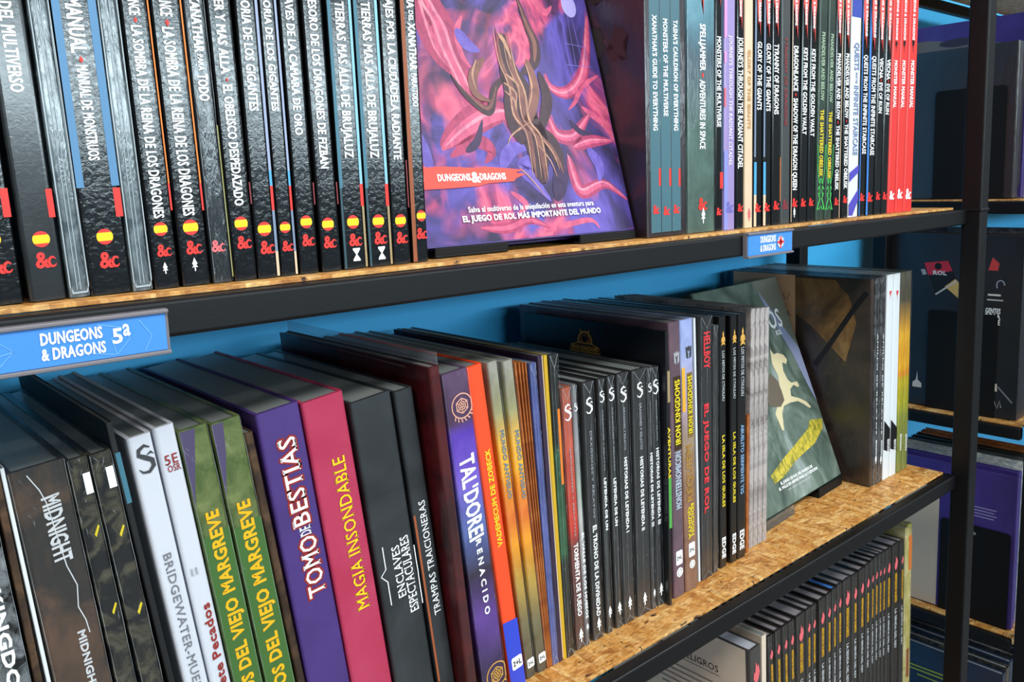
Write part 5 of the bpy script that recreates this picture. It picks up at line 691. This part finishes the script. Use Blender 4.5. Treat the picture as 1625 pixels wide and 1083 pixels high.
def stand(label, x0, x1, y, z, tilt, yaw, clear, ft):
    """low easel: two feet with a lip in front, a bar and a leaning back plate"""
    root = thing('display_stand', label, 'display stand', None, ((x0 + x1) / 2, y, z + ZO + .0004)); root.rotation_euler = (0, 0, yaw * D2R); hw = (x1 - x0) / 2
    for s in (-1, 1):
        c0 = s * (hw - .035)
        link('foot', box_mesh('foot', c0 - .035, c0 + .035, -.004, .085, 0, ft, .0008, 2), M_ACR if clear and s < 0 else M_BLACKM, root)
        link('lip', box_mesh('lip', c0 - .035, c0 + .035, -.004, -.0015, ft - .0004, ft + .0052, .0006, 2), M_ACR if clear and s < 0 else M_BLACKM, root)
    me = box_mesh('back_plate', -hw * .6, hw * .6, 0, .003, .006, .16, .001, 2)
    o = link('back_plate', me, M_BLACKM, root); o.rotation_euler = (-tilt * D2R, 0, 0); o.location = (0, .0285, ft)
    link('strut', box_mesh('strut', -.012, .012, .072, .076, .005, .07, .001, 2), M_BLACKM, root)
stand('low black easel under the propped violet cover', .362, .582, .0414, -.0525, 15, 0, False, .0022)
# green horseman-free landscape cover: pale animal shape over a grassy ridge
def m_land():
    n = N('misty_green_art'); v = n.coord((1, 1, .6), (.5, 0, 0)); a = n.noise(v, 13, 5, 1.4, .6)
    n.bump(n.noise(n.coord(), 160, 3, 2), .12, .001)
    return n.done(n.ramp(a, [(.28, '232c2a'), (.42, '44544c'), (.55, '66766c'), (.68, '8c9a96'), (.8, '5a6472')]), .3, .5)
n = N('grass_art'); GR = n.done(n.ramp(n.noise(n.coord((1, 3, 1.5), (.7, 0, 0)), 60, 4, 1), [(.3, '6a6a2a'), (.48, 'a49a34'), (.6, 'cdb83e'), (.75, '8a8a38')]), .35, .4)
t = .014
r = face_out('book', 'book', 'misty green cover with a pale rearing horse, propped beside the white comic spines', t, .286, .216, (.8553, .0780, -.4100), 20.5, 4.2, 'dgreen', m_land())
fo_poly(r, t, [(.145, .2836), (.2152, .285), (.2146, .1813), (.1935, .2121), (.171, .2485)], '6a6c62', 'printed_cliff', .0005)
fo_poly(r, t, [(.155, .272), (.171, .2485), (.1935, .2121), (.2146, .1813), (.2153, .103), (.205, .13), (.192, .178), (.176, .213), (.163, .243)], '878fae', 'printed_sky', .00055)
fo_poly(r, t, [(.0444, .044), (.0857, .0557), (.1299, .0662), (.1677, .0756), (.18, .085), (.1932, .083), (.2134, .0794), (.2074, .0682), (.1724, .0539), (.1377, .0496), (.1077, .0447), (.0758, .0355), (.049, .0324)], GR, 'grass_ridge')
fo_poly(r, t, [(.1383, .192), (.1435, .1835), (.1535, .184), (.1673, .179), (.173, .171), (.167, .166), (.158, .17), (.154, .159), (.1575, .146), (.164, .1405), (.18, .139), (.182, .133), (.1765, .1317), (.168, .1366), (.156, .133), (.1527, .124), (.172, .117), (.187, .109), (.195, .0998), (.189, .1), (.176, .109), (.165, .1145), (.146, .1165), (.127, .116), (.117, .108), (.1083, .0868), (.104, .0887), (.1006, .111), (.112, .119), (.13, .135), (.137, .155), (.132, .172)], 'c9bd98', 'printed_horse')
fo_poly(r, t, [(.1034, .15), (.12, .162), (.131, .15), (.1335, .136), (.1328, .1225), (.1187, .1163), (.0931, .1218), (.09, .14)], '5d5548', 'printed_rider', .0007)
fo_text(r, t, 'OS', 'n', .1555, .1905, .2165, .0255, 'w'); fo_text(r, t, 'ROL', 'bold', .166, .181, .2065, .0066, 'w')
fo_text(r, t, 'EL JUEGO DE ROL DEL MUNDO DE', 'heavy', .060, .146, .0282, .0034, 'w'); fo_text(r, t, 'EL VALLE EN ARMAS PARA LA V EDICION', 'heavy', .0525, .157, .0228, .0034, 'w'); fo_text(r, t, 'UN LIBRO DE RELATOS', 'n', .072, .133, .0175, .0022, 'palew')
stand('low clear and black easel under the misty green cover', .8585, 1.068, .0871, -.423, 20.5, 4.2, True, .0072)
# ---------------------------------------------------------------- the bay beyond the post
def bookend(label, x, y0, y1, z, hh):
    root = thing('bookend', label, 'bookend', 'black steel bookends', (x, y0, z + ZO + .0003)); w = y1 - y0; r = .006
    pr = arcp(w - r, hh - r, r, r, 0, 90, 4) + arcp(r, hh - r, r, r, 90, 180, 4) + [(0, 0), (w, 0)]
    v = [(0, a, b) for a, b in pr] + [(.0012, a, b) for a, b in pr]; k = len(pr)
    f = [tuple(range(k)), tuple(range(2 * k - 1, k - 1, -1))] + [(i, k + i, k + (i + 1) % k, (i + 1) % k) for i in range(k)]
    link('upright_plate', pydata('upright_plate', v, f), M_BLACKM, root)
    link('foot_plate', box_mesh('foot_plate', .0012, .09, .004, w - .004, .0002, .0014, .0003, 1), M_BLACKM, root)
    st, sf = stroke_pts(arcp(w * .5, hh - .014, .0018, .0018, 0, 360, 12), .0014)
    link('rivet', pydata('rivet', [(-.0006, a, b) for a, b in st], sf), 'lgrey', root)
X2 = 1.5345
def bk2(label, x, y, z, t, h, d, mt, kind='hard', group=None, name='book', cat='book', page='pgl'):
    BK(name, cat, label, group, kind, (x, y, z, 0, t, h, d), mt, page, 'x', []); return REG[mt][-1][0]
U = -.0525; Mi = -.423; Lo = -.794
bookend('black steel bookend against the scratched film wrapped book, upper shelf of the far bay', X2 - .0028, .066, .178, U, .183)
r = bk2('black film wrapped book with scratchy glare behind the upper bookend', X2, .052, U, .024, .249, .215, 'dbox')
r = bk2('tall violet topped grey book above the scratched black book', X2 + .0255, .047, U, .012, .295, .215, 'purplebk')
face_poly(r, [(.004, .02), (.004, .247), (.16, .271), (.2145, .271), (.2145, .02)], '5a5c60', 'cover_panel'); face_poly(r, arcp(.11, .262, .03, .007, 0, 345, 16), '2c2a3c', 'printed_shape', .0005)
for i in range(3): bk2('pale grey film wrapped spine, %s past the violet topped book' % ('first', 'second', 'third')[i], X2 + .0385 + i * .0125, .028 + .004 * i, U, .0118, .272 - .004 * i, .21, 'greywrap', group='pale film wrapped spines in the far bay')
bookend('black steel bookend against the large black box with pictured booklets', X2 - .0028, .064, .177, Mi, .177)
BK('boxed_set', 'boxed set', 'large black box with pictured red booklets and white lettering', None, 'box', (X2, .03, Mi, 0, .045, .309, .232), 'starter', 'pgl', 'x', [])
r = REG['starter'][-1][0]
face_poly(r, [(.158, .258), (.118, .263), (.102, .229), (.137, .203)], '15151a', 'printed_booklet'); face_poly(r, [(.158, .258), (.118, .263), (.110, .246), (.15, .236)], 'a8283c', 'printed_cover', .0006); face_line(r, [(.137, .203), (.102, .229)], .003, 'a9a9a4', 'printed_edge', .0007)
face_poly(r, [(.165, .25), (.155, .25), (.133, .2), (.14, .198)], '20242a', 'printed_booklet', .0003); face_poly(r, [(.164, .246), (.157, .247), (.153, .238), (.16, .236)], '8a9298', 'printed_label', .0005)
face_text(r, 'ROL', 'heavy', .142, .120, .238, .007, 'palew', .0008); face_poly(r, arcp(.134, .253, .006, .006, 0, 345, 12), '14141a', 'printed_shape', .0008)
face_poly(r, [(.098, .266), (.078, .262), (.07, .28), (.095, .285)], 'b02c48', 'printed_booklet'); face_poly(r, [(.122, .218), (.105, .232), (.076, .205), (.085, .188), (.1, .2)], 'b59a5c', 'printed_map', .0005); face_poly(r, [(.098, .208), (.09, .214), (.082, .206), (.09, .2)], '2c2a22', 'printed_shape', .0007)
face_poly(r, [(.053, .25), (.047, .272), (.036, .262), (.038, .25)], 'b03a3c', 'printed_gem'); face_line(r, arcp(.033, .226, .006, .008, -40, 180, 10), .002, '8d90a0', 'printed_hook')
face_line(r, [(.052, .209), (.032, .209)], .003, 'c9c9c4', 'text_line'); face_line(r, [(.053, .2005), (.028, .2005)], .0024, 'b0aeaa', 'text_line')
for i, tx in enumerate(('GENTES', 'DE LA', 'NOCHE')): face_text(r, tx, 'heavy', .0545, .0315, .178 - i * .0095, .0085, 'w')
face_poly(r, [(.172, .032), (.156, .032), (.156, .04), (.163, .046), (.164, .062), (.166, .046), (.172, .04)], 'b9b4b0', 'printed_crown'); face_poly(r, [(.03, .055), (.006, .03), (.008, .028), (.03, .051)], '74767c', 'printed_pencil'); face_line(r, [(.0335, .058), (.033, .045)], .004, 'c9c9c4', 'text_line'); face_line(r, [(.035, .028), (.03, .016), (.026, .03), (.024, .018)], .002, '8d8f94', 'printed_mark')
bk2('grey topped black book behind the large black box', X2 + .047, .036, Mi, .02, .318, .225, 'wrapgrey')
bookend('black steel bookend against the violet and beige cover, low in the far bay', X2 - .0028, .028, .1425, Lo, .173)
r = bk2('violet cover with a beige lower half, low in the far bay', X2, .022, Lo, .016, .273, .205, 'purplebk')
face_poly(r, [(.125, .001), (.125, .245), (.2045, .228), (.2045, .001)], 'b3a595', 'cover_panel')
face_text(r, 'J', 'heavy', .09, .081, .224, .022, 'w'); face_line(r, [(.145, .247), (.125, .246)], .004, 'palew', 'text_line')
for i in range(4): face_line(r, [(.085, .206 - i * .0055), (.03 + (i % 2) * .004, .206 - i * .0055)], .0018, '8c84b4', 'text_line')
hs = [.276, .28, .283, .286, .288, .29, .292]
cs = ['purplebk', 'greywrap', 'greywrap', 'charcoal', 'blackgloss', 'russet', 'russet']
for i in range(7): bk2('book with a pale top edge, %s behind the violet cover' % ('first', 'second', 'third', 'fourth', 'fifth', 'sixth', 'seventh')[i], X2 + .0165 + i * .0165, .026, Lo, .0158, hs[i], .215 - .002 * i, cs[i], group='books behind the violet cover', page='pgwhite')
L2 = LEV[0]
for i in range(5):
    r = bk2('navy book with lime lettering on the lowest seen shelf' if i == 0 else 'navy film wrapped book, %s behind the lime-lettered one' % ('', 'first', 'second', 'third', 'fourth')[i], X2 + i * .0165, .03, L2, .0158, .283 + .005 * i, .215, 'bluebk' if i % 2 == 0 else 'mosaic', group='navy books on the lowest seen shelf', page='pgwhite')
    if i == 0:
        for k in range(2): face_line(r, [(.165, .238 - k * .007), (.06, .24 - k * .007)], .0026, '8ea03c', 'text_line')
        face_line(r, [(.145, .222), (.1, .222)], .0022, '8ea03c', 'text_line')
